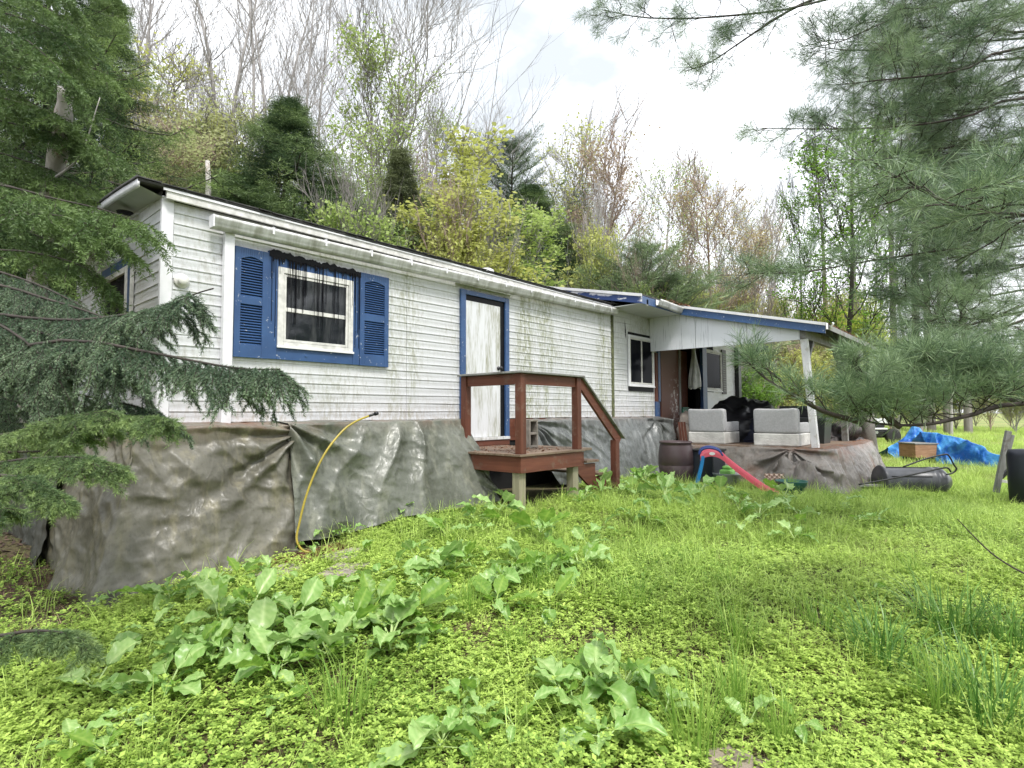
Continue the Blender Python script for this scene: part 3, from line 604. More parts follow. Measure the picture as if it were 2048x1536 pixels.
for x, yy in ((DX0-.0, DY-.005), (DX1-.11, DY-.005), (DX0, -.66)):
    MB().box(x, x+.095, yy, yy+.095, -.418, .53).ob('rail_post', M['redwood'], deck, .006)
MB().box(DX0+.098, DX1-.113, DY+.02, DY+.06, .40, .529).ob('rail', M['redwood_h'], deck, .003); MB().box(DX0+.02, DX0+.06, DY+.093, -.665, .40, .529).ob('rail', M['redwood_h'], deck, .003)
MB().box(DX0-.045, DX1+.03, DY-.04, DY+.11, .532, .556).ob('rail_cap', M['greywood'], deck, .003); MB().box(DX0-.045, DX0+.12, DY+.112, -.54, .532, .556).ob('rail_cap', M['greywood'], deck, .003)
MB().beam((DX1-.01, DY+.03, .47), (5.50, DY+.03, -.36), .04, .13, (0, 0, 1)).ob('stair_rail', M['redwood_h'], deck, .003)
MB().beam((DX1+.02, DY+.035, .535), (5.60, DY+.035, -.315), .12, .022, (0, 0, 1)).ob('stair_rail_cap', M['greywood'], deck, .003)
MB().box(5.36, 5.46, DY-.005, DY+.09, -1.25, -.33).ob('stair_post', M['redwood'], deck, .006)
for yy in (DY+.10,):
    MB().prism([(DX1+.002, yy, -.47), (4.70, yy, -.47), (4.70, yy, -.64), (4.98, yy, -.64), (4.98, yy, -.83), (5.26, yy, -.83), (5.26, yy, -1.1), (5.05, yy, -1.1), (DX1+.002, yy, -.72)], (0, .04, 0)).ob('stringer', M['redwood_h'], deck)
for x, z in ((4.54, -.45), (4.72, -.62), (5.0, -.81)): MB().box(x, x+.30, DY+.06, -.56, z, z+.032).ob('tread', M['deckboard'], deck, .003)
t = thing('concrete_block', 'hollow concrete block standing on end on the entry deck', 'concrete block', (4.2, -.95, -.42))
bx, by, bz = 4.22, -.92, -.418
m = MB(); m.box(bx, bx+.03, by, by+.195, bz, bz+.39).box(bx+.16, bx+.19, by, by+.195, bz, bz+.39)
for a in (0, .18, .36): m.box(bx+.03, bx+.16, by, by+.195, bz+a, bz+a+.03)
# open cores face the camera's right-hand side: cores run along x
m.ob('block_body', M['concrete'], t, .005)
MB().box(bx+.031, bx+.159, by+.15, by+.17, bz+.031, bz+.359).ob('core_shade', M['tar'], t)  # black sheet that paints the shade inside the open cores
litter('leaf_litter', lambda a, b: v3(3.3+1.2*a, -1.5+1.3*b, -.415+0*a), 420, .018, M['litter'], deck)
# ------------------------------------------------------------------ tarps round the base
def path_at(path, s):
    p = np.array(path, float); d = np.r_[0, np.cumsum(np.linalg.norm(np.diff(p, axis=0), axis=1))]; q = s*d[-1]
    return np.stack([np.interp(q, d, p[:, k]) for k in range(p.shape[1])], -1), d[-1]
def tarp(name, label, top, ledge, bot, mat, seed, folds=.05, nu=200, nv=90, gathers=(), rust=None, vled=.16, thick=0):
    # top / ledge / bot: matching lists of (x,y,z) control points
    def f(u, v):
        A, L = path_at(top, u); B, _ = path_at(ledge, u); C, _ = path_at(bot, u)
        w1 = np.clip(v/vled, 0, 1)[..., None]; w2 = np.clip((v-vled)/(1-vled), 0, 1)[..., None]
        P = A*(1-w1)+B*w1; P = P+(C-B)*w2
        T = np.gradient(B, axis=0); T = T/(np.linalg.norm(T, axis=-1, keepdims=True)+1e-9); Nn = np.stack([T[..., 1], -T[..., 0], 0*T[..., 0]], -1)
        s = u*L; h = -P[..., 2]; q = v3(s, P[..., 2]*.9)
        k = sst(0, .35, v)
        d = .75*fbm(q*v3(.9, 1.2, 1)+seed, 2, seed)                       # broad billows
        wv = s+.35*vn(v3(s*.8, h*1.2, seed), 5)+.25*h*np.sin(s*1.3+seed)
        d += .55*(1-2*np.abs(vn(v3(wv*2.6, h*.45, seed), 9)))*k             # hanging folds
        d += .26*(1-2*np.abs(vn(v3(wv*7, h*.8+3, seed), 11)))*k*sst(-.3, .4, vn(v3(s*.9, h, 3), 31))
        d += .11*(1-2*np.abs(fbm(v3(s*4+h*2, h*6-s*1.5, seed), 3, 15)))+.07*(1-2*np.abs(vn(v3(s*11-h*6, h*5+s*3, seed), 19)))       # crumple
        for (gs, gh, am, rr) in gathers:                                     # folds radiating from a pinned point
            rx = s-gs; rz = h-gh; r = np.sqrt(rx**2+rz**2)+.05; th = np.arctan2(rx, rz)
            d += am*np.cos(th*11+2.2*vn(v3(th*3, r*1.5, seed), 21))*np.exp(-(r/rr)**2)*sst(0, .2, r)
        d = np.clip(d, -1.1, 1.6)
        P = P+Nn*(d*folds*(.25+.75*k))[..., None]
        P[..., 2] += np.where(v < vled, .012*fbm(q*v3(6, 6, 1), 3, seed)+.004, 0)
        P[..., 2] += sst(.8, 1, v)*.03*vn(v3(s*2.5, 0, seed), 4)
        return P
    at_ = (lambda u, v, P: rust(u, v, P)) if rust else (lambda u, v, P: 0*u)
    o = grid(name, f, nu, nv, mat, attr=at_, thick=thick); return tag(o, label, 'tarp')
rled = lambda u, v, P: sst(.3, .02, v)*(.6+.6*vn(P*4, 2))
tarp('brown_tarp', 'weathered olive brown tarp wrapped round the near left corner below the siding',
     [(-.04, 1.2, -.02), (-.04, .3, -.02), (-.03, -.02, -.02), (.3, -.02, -.02), (1.12, -.02, -.02)],
     [(-.40, 1.2, -.06), (-.40, .3, -.08), (-.30, -.42, -.06), (.3, -.47, -.05), (1.08, -.45, -.06)],
     [(-.62, 1.2, -1.40), (-.66, .3, -1.43), (-.56, -.62, -1.47), (.2, -.80, -1.38), (1.02, -.74, -1.25)], M['tarp_left'], 3, .10, 230, 110, [(2.45, .12, .6, .9)], rled)
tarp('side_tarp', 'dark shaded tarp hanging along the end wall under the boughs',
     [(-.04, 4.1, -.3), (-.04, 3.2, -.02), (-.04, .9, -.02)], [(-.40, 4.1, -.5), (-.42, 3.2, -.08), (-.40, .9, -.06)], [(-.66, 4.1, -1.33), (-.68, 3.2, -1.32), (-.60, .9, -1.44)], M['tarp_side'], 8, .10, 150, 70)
tarp('green_grey_tarp', 'wrinkled green grey tarp stretched between the yellow hose and the red deck',
     [(1.05, -.02, -.02), (2.5, -.02, -.02), (3.42, -.02, -.02)],
     [(1.04, -.43, -.05), (2.5, -.48, -.03), (3.36, -.52, -.02)],
     [(.98, -.70, -1.19), (2.2, -.86, -1.06), (3.60, -.90, -1.05)], M['tarp_mid'], 14, .075, 220, 110, [(-.05, .0, .8, 1.2), (2.6, 1.1, .6, .6)], lambda u, v, P: rled(u, v, P)*.7)
MB().prism([(3.42, -.04, -.04), (3.38, -.5, -.05), (3.55, -.85, -1.1), (3.6, -.3, -1.1)], (.006, 0, 0)).ob('tarp_return', M['tarp_mid'], None)
tag(bpy.data.objects['tarp_return'], 'folded back end flap of green grey tarp beside the entry deck', 'tarp flap')
tarp('cloudy_plastic_sheet', 'cloudy grey plastic sheeting skirt between the entry deck and the porch',
     [(4.95, -.02, -.04), (7, -.02, -.03), (9.5, -.02, -.03), (9.66, -.02, -.03)],
     [(4.95, -.12, -.08), (7, -.26, -.08), (9.3, -.42, -.06), (9.68, -.40, -.10)],
     [(5.7, -.30, -1.12), (7.2, -.62, -1.22), (9.1, -.75, -1.35), (9.6, -.6, -1.4)], M['tarp_clear'], 21, .07, 220, 70, [(.3, .1, .8, .8), (3.9, .1, .8, .7)], lambda u, v, P: rled(u, v, P)*.5, vled=.2)
tarp('porch_tarp', 'sagging grey brown needle stained tarp wrapped round the porch base',
     [(9.55, -.5, -.572), (9.55, -1.9, -.572), (9.55, -3.25, -.572), (9.75, -3.28, -.572), (11.5, -3.28, -.572), (13.7, -3.28, -.572)],
     [(9.33, -.5, -.60), (9.28, -1.9, -.62), (9.24, -3.36, -.60), (9.5, -3.48, -.60), (11.5, -3.50, -.60), (13.75, -3.45, -.62)],
     [(8.95, -.5, -1.40), (8.85, -1.9, -1.36), (8.90, -3.62, -1.50), (9.3, -3.82, -1.55), (11.5, -3.85, -1.52), (13.6, -3.7, -1.52)], M['tarp_porch'], 33, .10, 300, 70, [(2.2, .6, .9, .8)], lambda u, v, P: np.maximum(sst(.25, .36, u)*sst(.3, .05, v), .5*sst(.55, .8, vn(P*1.8, 2)*.5+.5)))
heap('covered_stump', (8.78, -3.10, -1.55), (.36, .42, .84), 0, 'needle covered wrapped stump bulging at the corner of the porch', 'covered stump', M['tarp_porch'], 52, .22)
t = thing('porch_curtain', 'torn grey cloth strip knotted round the far porch corner', 'cloth strip', (14.1, -3.3, -.6))
grid('cloth', lambda u, v: v3(13.75+.18*np.cos(u*6.28)*(.6+.5*v)+.05*np.sin(v*9), -3.32+.16*np.sin(u*6.28)*(.6+.6*v), .42-1.5*v), 24, 30, M['tarp_porch'], t)

# ------------------------------------------------------------------ yard things
t = thing('yellow_hose', 'stiff yellow hose bent up from the ground against the tarps', 'hose', (.93, -.86, -1.22))
hp = [(1.05, -.98, -1.225), (.95, -.92, -1.20), (.91, -.87, -1.10), (.94, -.86, -.95), (1.0, -.86, -.72), (1.09, -.86, -.50), (1.2, -.86, -.31), (1.31, -.86, -.18), (1.42, -.86, -.08), (1.55, -.86, -.01), (1.69, -.86, .038)]
def smooth_path(p, n):
    p = np.array(p, float); m = len(p); P = np.vstack([2*p[0]-p[1], p, 2*p[-1]-p[-2]]); o = []
    for s in np.linspace(0, m-1-1e-6, n):
        i = int(s); f = s-i; a, b, c, d = P[i], P[i+1], P[i+2], P[i+3]
        o.append(.5*((2*b)+(-a+c)*f+(2*a-5*b+4*c-d)*f*f+(-a+3*b-3*c+d)*f**3))
    return np.array(o)
MB().tube(smooth_path(hp, 60), .0105, 10).ob('hose_pipe', M['yellow'], t, smooth=True)
MB().tube([(1.685, -.86, .036), (1.74, -.86, .052), (1.765, -.86, .058)], .013, 10).tube([(1.76, -.86, .057), (1.795, -.86, .066)], .02, 12).ob('nozzle', M['black'], t, smooth=True)
def rock(c, r, label, seed, mat='rock'):
    def f(u, v):
        a = u*2*math.pi; p = (v-.5)*math.pi*.98; d = v3(np.cos(a)*np.cos(p), np.sin(a)*np.cos(p), np.sin(p))
        k = 1+.28*fbm(d*1.3+seed, 3, seed)+.05*fbm(d*7, 3, seed+2); d = d/np.maximum(np.abs(d).max(-1, keepdims=True), .72)*.8
        return np.array(c)+d*np.array(r)*k[..., None]
    return tag(grid('rock', f, 36, 20, M[mat]), label, 'rock')
rock((.66, -4.80, -1.56), (.10, .09, .07), 'reddish field stone lying left of the block shaped stone', 3)
rock((.80, -4.88, -1.53), (.13, .11, .10), 'block shaped tan field stone at the bottom edge of the lawn', 5)
rock((.93, -5.02, -1.55), (.13, .10, .08), 'lichen spotted pale stone right of the block shaped stone', 9)
def paver(cx, cy, a, label):
    z = float(gz(cx, cy))+.02; t = thing('paver', label, 'paver', (cx, cy, z))
    m = MB(); u = np.array((math.cos(a), math.sin(a), 0)); v = np.array((-math.sin(a), math.cos(a), 0)); c = np.array((cx, cy, z))
    m.prism([c-u*.2-v*.14, c+u*.21-v*.13, c+u*.19+v*.15, c-u*.2+v*.13], (0, 0, .04)); m.ob('paver_slab', M['paver'], t, .01)
paver(.55, -1.30, .3, 'flat mossy paver slab on bare needles below the yellow hose'); paver(.86, -1.75, .5, 'pale paver slab half hidden among broad leaves'); paver(1.15, -1.35, .1, 'small mossy paver beside the green grey tarp')
litter('needle_litter', lambda a, b: v3(.45+1.1*a, -1.45+.65*b, gz(.45+1.1*a, -1.45+.65*b)+.006), 3200, .022, M['litter'], None, 'rusty needle litter on bare soil under the yellow hose', 'needle litter')
# brown barrel + dark bin
t = thing('rain_barrel', 'dark brown ribbed plastic barrel beside the cloudy plastic skirt', 'barrel', (7.62, -1.42, -1.2))
bc = (7.62, -1.42, -1.22)
MB().lathe([(.22, 0), (.25, .05), (.275, .2), (.298, .36), (.292, .37), (.298, .38), (.295, .55), (.275, .70), (.262, .74), (.28, .745), (.28, .775), (.255, .78), (.24, .74), (.001, .73)], bc, 32).ob('barrel_body', M['maroon'], t, smooth=True)
t = thing('grey_bin', 'dark slate plastic bin standing behind the toy slide', 'bin', (7.95, -1.80, -1.25))
MB().box(7.72, 8.25, -2.05, -1.62, -1.28, -.62).ob('bin_body', simple('slate_plastic', (.02, .025, .035), .45, .2, 4), t, .02); MB().box(7.70, 8.27, -2.07, -1.60, -.618, -.58).ob('rim', M['black'], t, .01)
MB().box(7.80, 7.92, -1.6, -1.5, -1.25, -.52).ob('bin_post', M['maroon'], t, .01)
# toy slide
sl_t = thing('toy_slide', 'red and blue plastic toddler slide standing in the weeds before the porch', 'toy slide', (7.5, -2.3, -1.25))
A0 = np.array((7.30, -1.98, 0)); e1 = np.array((.40, -.92, 0)); e1 = e1/np.linalg.norm(e1); e2 = np.array((e1[1], -e1[0], 0))*-1   # along slide / across it
def sp(a, z, b): return A0+e1*a+e2*b+np.array((0, 0, z))
curve = [(.02, -.66), (.10, -.60), (.22, -.585), (.34, -.63), (.44, -.72), (.58, -.84), (.76, -.98), (.95, -1.12), (1.06, -1.19), (1.16, -1.215)]
cs = smooth_path([(a, z, 0) for a, z in curve], 36)
def chn(u, v):
    i = u*(len(cs)-1); a = np.interp(i, range(len(cs)), cs[:, 0]); z = np.interp(i, range(len(cs)), cs[:, 1])
    pr = np.array([(-.20, -.06), (-.20, .05), (-.17, .05), (-.155, -.04), (-.05, -.045), (-.045, -.03), (.045, -.03), (.05, -.045), (.155, -.04), (.17, .05), (.20, .05), (.20, -.06)])
    j = v*(len(pr)-1); b = np.interp(j, range(len(pr)), pr[:, 0]); h = np.interp(j, range(len(pr)), pr[:, 1])
    return A0+e1*a[..., None]+e2*b[..., None]+np.array((0, 0, 1.))*(z+h)[..., None]
grid('chute', chn, 40, 22, M['red_plastic'], sl_t, smooth=False)
for s in (-.16, .16):
    m = MB(); pts = [sp(.06-.16*k**1.4-.0*k, -.64-.62*k+0*k, s) for k in np.linspace(0, 1, 9)]
    for a, b in zip(pts[:-1], pts[1:]): m.beam(a, b, .05, .13, tuple(e2))
    m.ob('leg', M['blue_plastic'], sl_t)
for k in range(4): MB().beam(sp(.04-.14*(k/4)**1.4, -.74-.14*k, -.16), sp(.04-.14*(k/4)**1.4, -.74-.14*k, .16), .05, .04).ob('rung', M['blue_plastic'], sl_t, .01)
for s in (-.19, .19):
    MB().tube(smooth_path([sp(.0, -.62, s), sp(.05, -.54, s), sp(.17, -.51, s), sp(.30, -.55, s), sp(.36, -.63, s)], 20), .018, 8).ob('handrail', M['navy_plastic'], sl_t, smooth=True)
c_ = sp(.2, -.60, -.2035); MB().lathe([(.001, 0), (.045, 0), (.045, .004), (.001, .004)], c_, 20, np.stack([e1, (0, 0, .55), -e2], 1)).ob('oval_badge', M['white'], sl_t)
t = thing('toy_tub', 'pale ribbed tub with a lime green toy in it under the slide', 'tub', (7.8, -2.15, -1.25))
MB().lathe([(.19, 0), (.22, .25), (.235, .26), (.235, .28), (.21, .28), (.20, .24), (.001, .2)], (7.85, -2.22, -1.24), 24).ob('tub_body', M['tub'], t, smooth=True)
tt = MB(); tt.box(7.74, 7.96, -2.33, -2.13, -1.0, -.90).box(7.78, 7.92, -2.30, -2.16, -.90, -.84); tag(tt.ob('lime_toy', M['lime'], None, .03), 'lime green plastic toy sitting in the pale tub under the slide', 'toy')
# egg tray
t = thing('egg_tray', 'cardboard egg tray leaning against the porch tarp right of the slide', 'egg tray', (8.1, -2.95, -1.28))
er = np.array((.50, -.86, .0)); er /= np.linalg.norm(er); eu = np.array((.25, .15, .95)); eu /= np.linalg.norm(eu); en = np.cross(er, eu)
def eg(u, v): k = .030*np.cos(u*4*2*math.pi)*np.cos(v*5*2*math.pi); return np.array((8.02, -2.80, -1.30))+er*(u*.30)[..., None]+eu*(v*.36)[..., None]+en*k[..., None]
grid('tray', eg, 40, 50, M['egg'], t)
# green planter
t = thing('planter_tub', 'dark green plastic tub planted with grass in front of the porch tarp', 'planter', (7.95, -3.2, -1.3))
MB().lathe([(.17, 0), (.195, .16), (.21, .17), (.235, .24), (.24, .255), (.225, .255), (.20, .20), (.001, .19)], (7.95, -3.20, -1.28), 28).ob('tub_body', M['green_plastic'], t, smooth=True)
# lying wheeled trash can
t = thing('trash_can', 'black ribbed trash can lying on its side in the grass', 'trash can', (10.9, -4.6, -1.4))
ta = np.array((10.45, -4.0, -1.20)); tb = np.array((11.15, -4.95, -1.20)); ax = tb-ta; L = np.linalg.norm(ax); ax /= L; ay_ = np.cross((0, 0, 1), ax); A3 = np.stack([ay_, np.cross(ax, ay_), ax], 1)
MB().lathe([(.001, 0), (.27, 0), (.29, .02), (.262, .06), (.255, L*.70), (.262, L*.71), (.262, L*.75), (.25, L*.76), (.25, L*.80), (.262, L*.81), (.262, L*.86), (.24, L*.89), (.12, L), (.001, L)], ta, 24, A3).ob('can_body', simple('grey_black_plastic', (.06, .062, .07), .35, .3, 6), t, smooth=True)
for k in range(7): a = k*.9; MB().beam(ta+ax*.1+A3@np.array((.262*math.cos(a), .262*math.sin(a), 0)), ta+ax*L*.66+A3@np.array((.256*math.cos(a), .256*math.sin(a), 0)), .02, .012).ob('rib', M['black'], t)
t = thing('bent_handle', 'bent black tubular cart handle lying over the black trash can', 'cart handle', (10.6, -4.4, -1.2))
hpix = [(1718, 969), (1780, 958), (1840, 946), (1880, 937), (1895, 936), (1902, 944)]; hp2 = [(1806, 934), (1850, 918), (1888, 909), (1898, 912), (1908, 930), (1913, 938), (1905, 946), (1893, 949)]
MB().tube(smooth_path([P3(u, v, 9.5) for u, v in hpix], 40), .014, 8).tube(smooth_path([P3(u, v, 9.9) for u, v in hp2], 40), .014, 8).ob('tube_frame', M['black'], t, smooth=True)
for k, (u, v, d, a) in enumerate(((1770, 942, 11.2, .2), (1800, 938, 11.6, -.3), (1745, 962, 10.2, .8), (1760, 935, 12., .1))):
    c = P3(u, v, d); z = float(gz(c[0], c[1]))
    tag(MB().beam((c[0]-.5*math.sin(a), c[1]+.5*math.cos(a), z+.08+.03*k), (c[0]+.5*math.sin(a), c[1]-.5*math.cos(a), z+.12), .12, .04).ob('scrap_board', M['greywood'], None, .003), ['grey scrap board lying behind the trash can', 'crooked scrap board in the grass near the car track', 'short weathered board touching the porch corner tarp', 'farthest weathered board in the grass behind the trash can'][k], 'board')
# wooden box + blue tarps
c = P3(1836, 890, 16.6); z0 = float(gz(c[0], c[1])); t = thing('wooden_box', 'open raw plywood box beside the blue tarp', 'wooden box', (c[0], c[1], z0))
rx = R_*.33; fx = np.array((F_[0], F_[1], 0))*.35
def obox(c, rx, fx, z0, z1, name, mat, par, bev=.005): return MB().prism([c-rx-fx+(0, 0, z0-c[2]), c+rx-fx+(0, 0, z0-c[2]), c+rx+fx+(0, 0, z0-c[2]), c-rx+fx+(0, 0, z0-c[2])], (0, 0, z1-z0)).ob(name, mat, par, bev)
obox(c, rx, fx, z0+.14, z0+.52, 'box_body', M['boxwood'], t); obox(c, rx*1.06, fx*1.05, z0+.525, z0+.56, 'box_rim', M['greywood'], t); obox(c, rx*.8, fx*.8, z0-.02, z0+.135, 'box_foot', M['black'], t)
def drape(name, label, pix, dep, mat, seed, back=1.6, amp=.16):
    # pix: list of (u, v_top, v_bottom)
    us = np.array([p[0] for p in pix], float); vt = [p[1] for p in pix]; vb = [p[2] for p in pix]
    def f(u, v):
        uu = us[0]+(us[-1]-us[0])*u; a = np.interp(uu, us, vt); b = np.interp(uu, us, vb); d = dep(uu)
        w = np.clip(v/.7, 0, 1); P = np.zeros(u.shape+(3,)); ht = (b-a)/FPX*d
        base = CP+d[..., None]*(F_+R2*((uu-1024)/FPX)[..., None]); base[..., 2] = gz(base[..., 0], base[..., 1])-.03
        P = base.copy(); P[..., 2] += ht*np.sin(w*math.pi/2)**.9; P[..., :2] += F_[:2]*(v*back*.5)[..., None]
        k = sst(.7, 1, v); P[..., 2] -= k*ht; P[..., :2] += F_[:2]*(k*back*.5)[..., None]
        q = P*1.3; n = (1-2*np.abs(fbm(q*v3(1, 1, .5)*1.6+seed, 3, seed)))*amp; P[..., :2] -= F_[:2]*(n*(1-.5*v))[..., None]; P[..., 2] += n*.35*np.sin(w*math.pi)
        return P
    return tag(grid(name, f, 120, 60, mat), label, 'blue tarp')
drape('blue_tarp', 'bright blue tarp draped over a heap, its tail trailing to the right', [(1862, 862, 925), (1885, 862, 925), (1905, 866, 928), (1940, 874, 930), (1975, 884, 930), (2010, 905, 934), (2048, 925, 940)], lambda u: 16.4-.012*(u-1862), M['bluetarp'], 5)
drape('blue_tarp', 'faded blue tarp folded over a stand behind the wooden box', [(1788, 850, 872), (1800, 852, 880), (1826, 856, 905), (1836, 852, 918), (1852, 858, 921), (1872, 880, 922)], lambda u: 17.8-.004*(u-1785), M['bluetarp'], 15, 1.2, .12)
# quad / utility vehicle
c = P3(1742, 870, 25.5); z0 = float(gz(c[0], c[1])); ut = thing('utility_vehicle', 'black off road utility vehicle with white hood parked in the grass beyond the porch', 'utility vehicle', (c[0], c[1], z0))
X_ = R_; Y_ = np.array((F_[0], F_[1], 0)); Y_ /= np.linalg.norm(Y_)
def cb(a0, a1, b0, b1, z_0, z_1, name, mat, bev=.03):
    c0 = np.array((c[0], c[1], 0)); return MB().prism([c0+X_*a0+Y_*b0+(0, 0, z0+z_0), c0+X_*a1+Y_*b0+(0, 0, z0+z_0), c0+X_*a1+Y_*b1+(0, 0, z0+z_0), c0+X_*a0+Y_*b1+(0, 0, z0+z_0)], (0, 0, z_1-z_0)).ob(name, mat, ut, bev)
cb(-1.1, .85, 0, 1.2, .25, .62, 'lower_body', M['carpaint'], .08); cb(-1.15, .75, -.03, 1.15, .62, .70, 'white_bumper', M['carwhite'], .02); cb(-.9, .7, .05, 1.1, .70, .86, 'body', M['carpaint'], .06)
cb(.15, .95, .02, 1.0, .87, 1.12, 'hood', M['carwhite'], .06); cb(-.7, .2, .15, .9, .88, 1.05, 'seat', M['black'], .06); cb(-1.2, -.6, .0, 1.0, .90, 1.30, 'tan_cover', simple('tan_cover', (.5, .45, .2), .6, .2, 3), .08)
for a, b in ((.95, -.05), (-.75, -.05)):
    k = np.array((c[0], c[1], z0))+X_*a+Y_*b+np.array((0, 0, .33)); w_ = MB().lathe([(.15, -.1), (.30, -.1), (.34, -.06), (.34, .06), (.30, .1), (.15, .1)], k, 24, np.stack([X_, (0, 0, 1), Y_], 1)).ob('wheel', M['rubber'], ut, smooth=True)
    MB().lathe([(.001, -.07), (.16, -.07), (.16, .07), (.001, .07)], k, 16, np.stack([X_, (0, 0, 1), Y_], 1)).ob('rim', M['chrome'], w_)
for a in (-.35, .25): k = np.array((c[0], c[1], z0+.50))+X_*a-Y_*.005; MB().lathe([(.001, -.03), (.07, -.03), (.08, .0), (.001, .01)], k, 14, np.stack([X_, (0, 0, 1), Y_], 1)).ob('headlight', M['chrome'], ut)
# easel like frame and dark drum at the right edge
t = thing('timber_frame', 'grey leaning timber frame at the right edge under the pine bough', 'timber frame', tuple(P3(2000, 960, 9.6)))
def ln(m, u0, v0, u1, v1, d, w_): return m.beam(P3(u0, v0, d), P3(u1, v1, d), w_, w_*.6, tuple(F_))
ln(MB(), 2017, 862, 1992, 985, 9.5, .085).ob('rail', M['greywood'], t, .004); ln(MB(), 2026, 870, 2006, 950, 9.9, .05).ob('rail', M['greywood'], t, .004); ln(MB(), 1998, 961, 2040, 968, 9.6, .05).ob('crossbar', M['white_old'], t, .004)
ln(MB(), 2003, 955, 2036, 920, 9.75, .06).ob('strut', M['black'], t, .004)
c = P3(2052, 900, 9.0); c2 = P3(2052, 1010, 9.0); t = thing('dark_drum', 'navy black plastic drum half cut off by the right edge', 'drum', tuple(c2))
hh = c[2]-c2[2]; MB().lathe([(.18, 0), (.20, .02), (.21, hh*.5), (.215, hh*.9), (.19, hh), (.001, hh+.02)], c2, 24).ob('drum_body', simple('navy_drum', (.008, .011, .02), .45, .3, 3), t, smooth=True)
heap('twig_pile', tuple(np.array(P3(1550, 828, 20.))-(0, 0, .5)), (2.6, 1.0, .75), 0, 'grey heap of dead twigs behind the porch', 'twig pile', simple('dead_twigs', (.13, .10, .085), .95, .6, 14, bump=.05), 77, .35)
# ------------------------------------------------------------------ vegetation tools
def unit(a): return a/(np.linalg.norm(a, axis=-1, keepdims=True)+1e-9)
def frames(T):
    ref = np.where(np.abs(T[..., 2:3]) < .9, np.array([0, 0, 1.]), np.array([1., 0, 0])); A = unit(np.cross(T, ref)); return A, np.cross(T, A)
def btubes(P, R, k=3):                    # P (N,m,3) R (N,m)
    N, m, _ = P.shape; T = unit(np.gradient(P, axis=1)); A, B = frames(T); a = np.arange(k)*2*math.pi/k
    V = P[:, :, None]+R[..., None, None]*(A[:, :, None]*np.cos(a)[:, None]+B[:, :, None]*np.sin(a)[:, None])
    i = (np.arange(N)[:, None, None]*m+np.arange(m-1)[None, :, None])*k; j = np.arange(k)[None, None]; j2 = (j+1) % k
    F = np.stack(np.broadcast_arrays(i+j, i+j2, i+k+j2, i+k+j), -1).reshape(-1, 4); return V.reshape(-1, 3), F
def cat(parts):
    V = []; F = []; n = 0
    for v, f in parts: V.append(v); F.append(f+n); n += len(v)
    return np.concatenate(V), np.concatenate(F)
def along(P, s):                          # points and tangents on paths P (N,m,3) at s (N,q)
    m = P.shape[1]; x = np.clip(s, 0, .9999)*(m-1); i = x.astype(int); f = (x-i)[..., None]; n = np.arange(len(P))[:, None]
    return P[n, i]*(1-f)+P[n, i+1]*f, unit(P[n, i+1]-P[n, i])
def grow(P, q, L, lat=.8, fwd=.6, up=.2, curve=.2, m=4, s0=.2, s1=.98, rnd=.35, plane=False, taper=.5):
    # q children per path, L lengths (N,) or scalar
    N = len(P); s = s0+(s1-s0)*(np.arange(q)[None]+rng.random((N, q)))/q; p, t = along(P, s)
    A, B = frames(t)
    if plane: sg = np.where(np.arange(q) % 2 == 0, 1, -1)[None, :, None]; side = A*sg+rng.normal(0, rnd*.6, (N, q, 3))
    else: a = rng.random((N, q, 1))*2*math.pi; side = A*np.cos(a)+B*np.sin(a)
    d = unit(t*fwd+side*lat+np.array([0, 0, up])+rng.normal(0, rnd*.4, (N, q, 3)))
    l = (np.broadcast_to(np.asarray(L, float).reshape(-1, 1), (N, q))*(1-taper*s)*(.6+.7*rng.random((N, q))))[..., None]
    x = np.linspace(0, 1, m)[None, :, None]; p = p.reshape(-1, 1, 3); d = d.reshape(-1, 1, 3); l = l.reshape(-1, 1, 1)
    w_ = rng.normal(0, .06, (N*q, m, 3)); w_[:, 0] = 0
    return p+d*l*x+np.array([0, 0, 1.])*curve*l*x**2+w_*l*x, s.reshape(-1)
def place(tp, O, D, S, roll=None):        # template tp (n,3) along +x, origins O, dirs D, scale S
    A, B = frames(D)
    if roll is not None: c, s_ = np.cos(roll)[:, None], np.sin(roll)[:, None]; A, B = A*c+B*s_, B*c-A*s_
    M3 = np.stack([D, A, B], 1)*np.asarray(S).reshape(-1, 1, 1); return np.einsum('nk,Nkj->Nnj', tp, M3)+O[:, None]
def tris(V, nt): return np.arange(V.shape[0]*nt*3).reshape(-1, 3)
def brush(n, ln, wd, fwd=.6, x0=0., x1=1., seed=1, droop=0.):   # needles on the x axis (single triangles)
    r = np.random.default_rng(seed); t = x0+(x1-x0)*(np.arange(n)+r.random(n))/n; a = r.random(n)*6.283
    d = unit(v3(np.full(n, fwd)*(.7+.6*r.random(n)), np.cos(a), np.sin(a)-droop)); l = ln*(.75+.5*r.random(n))
    b = v3(t, 0, 0); tip = b+d*l[:, None]; sd = unit(np.cross(d, r.normal(size=(n, 3))))*wd/2
    mid = b+d*l[:, None]*.45; return np.stack([b-sd*.6, mid+sd, tip], 1).reshape(-1, 3)*1.0
def leaves(C, size, n, jit, seed=1, flat=.3):   # n folded leaves around each centre
    r = np.random.default_rng(seed); c = np.repeat(C, n, 0)+r.normal(0, jit, (len(C)*n, 3)); N = len(c)
    a = unit(r.normal(0, 1, (N, 3))*np.array([1, 1, .6])); nn = unit(r.normal(0, flat, (N, 3))+np.array([0, 0, 1.]) + r.normal(0, .5, (N, 3))); b = unit(np.cross(a, nn)); s = (size*(.6+.8*r.random(N)))[:, None]
    V = np.stack([c-a*s*.5, c+b*s*.36+nn*s*.08, c+a*s*.5, c-b*s*.36+nn*s*.08], 1); return V.reshape(-1, 3), np.arange(4*N).reshape(-1, 4), np.repeat(r.random(len(C)), n)*.5+r.random(N)*.5
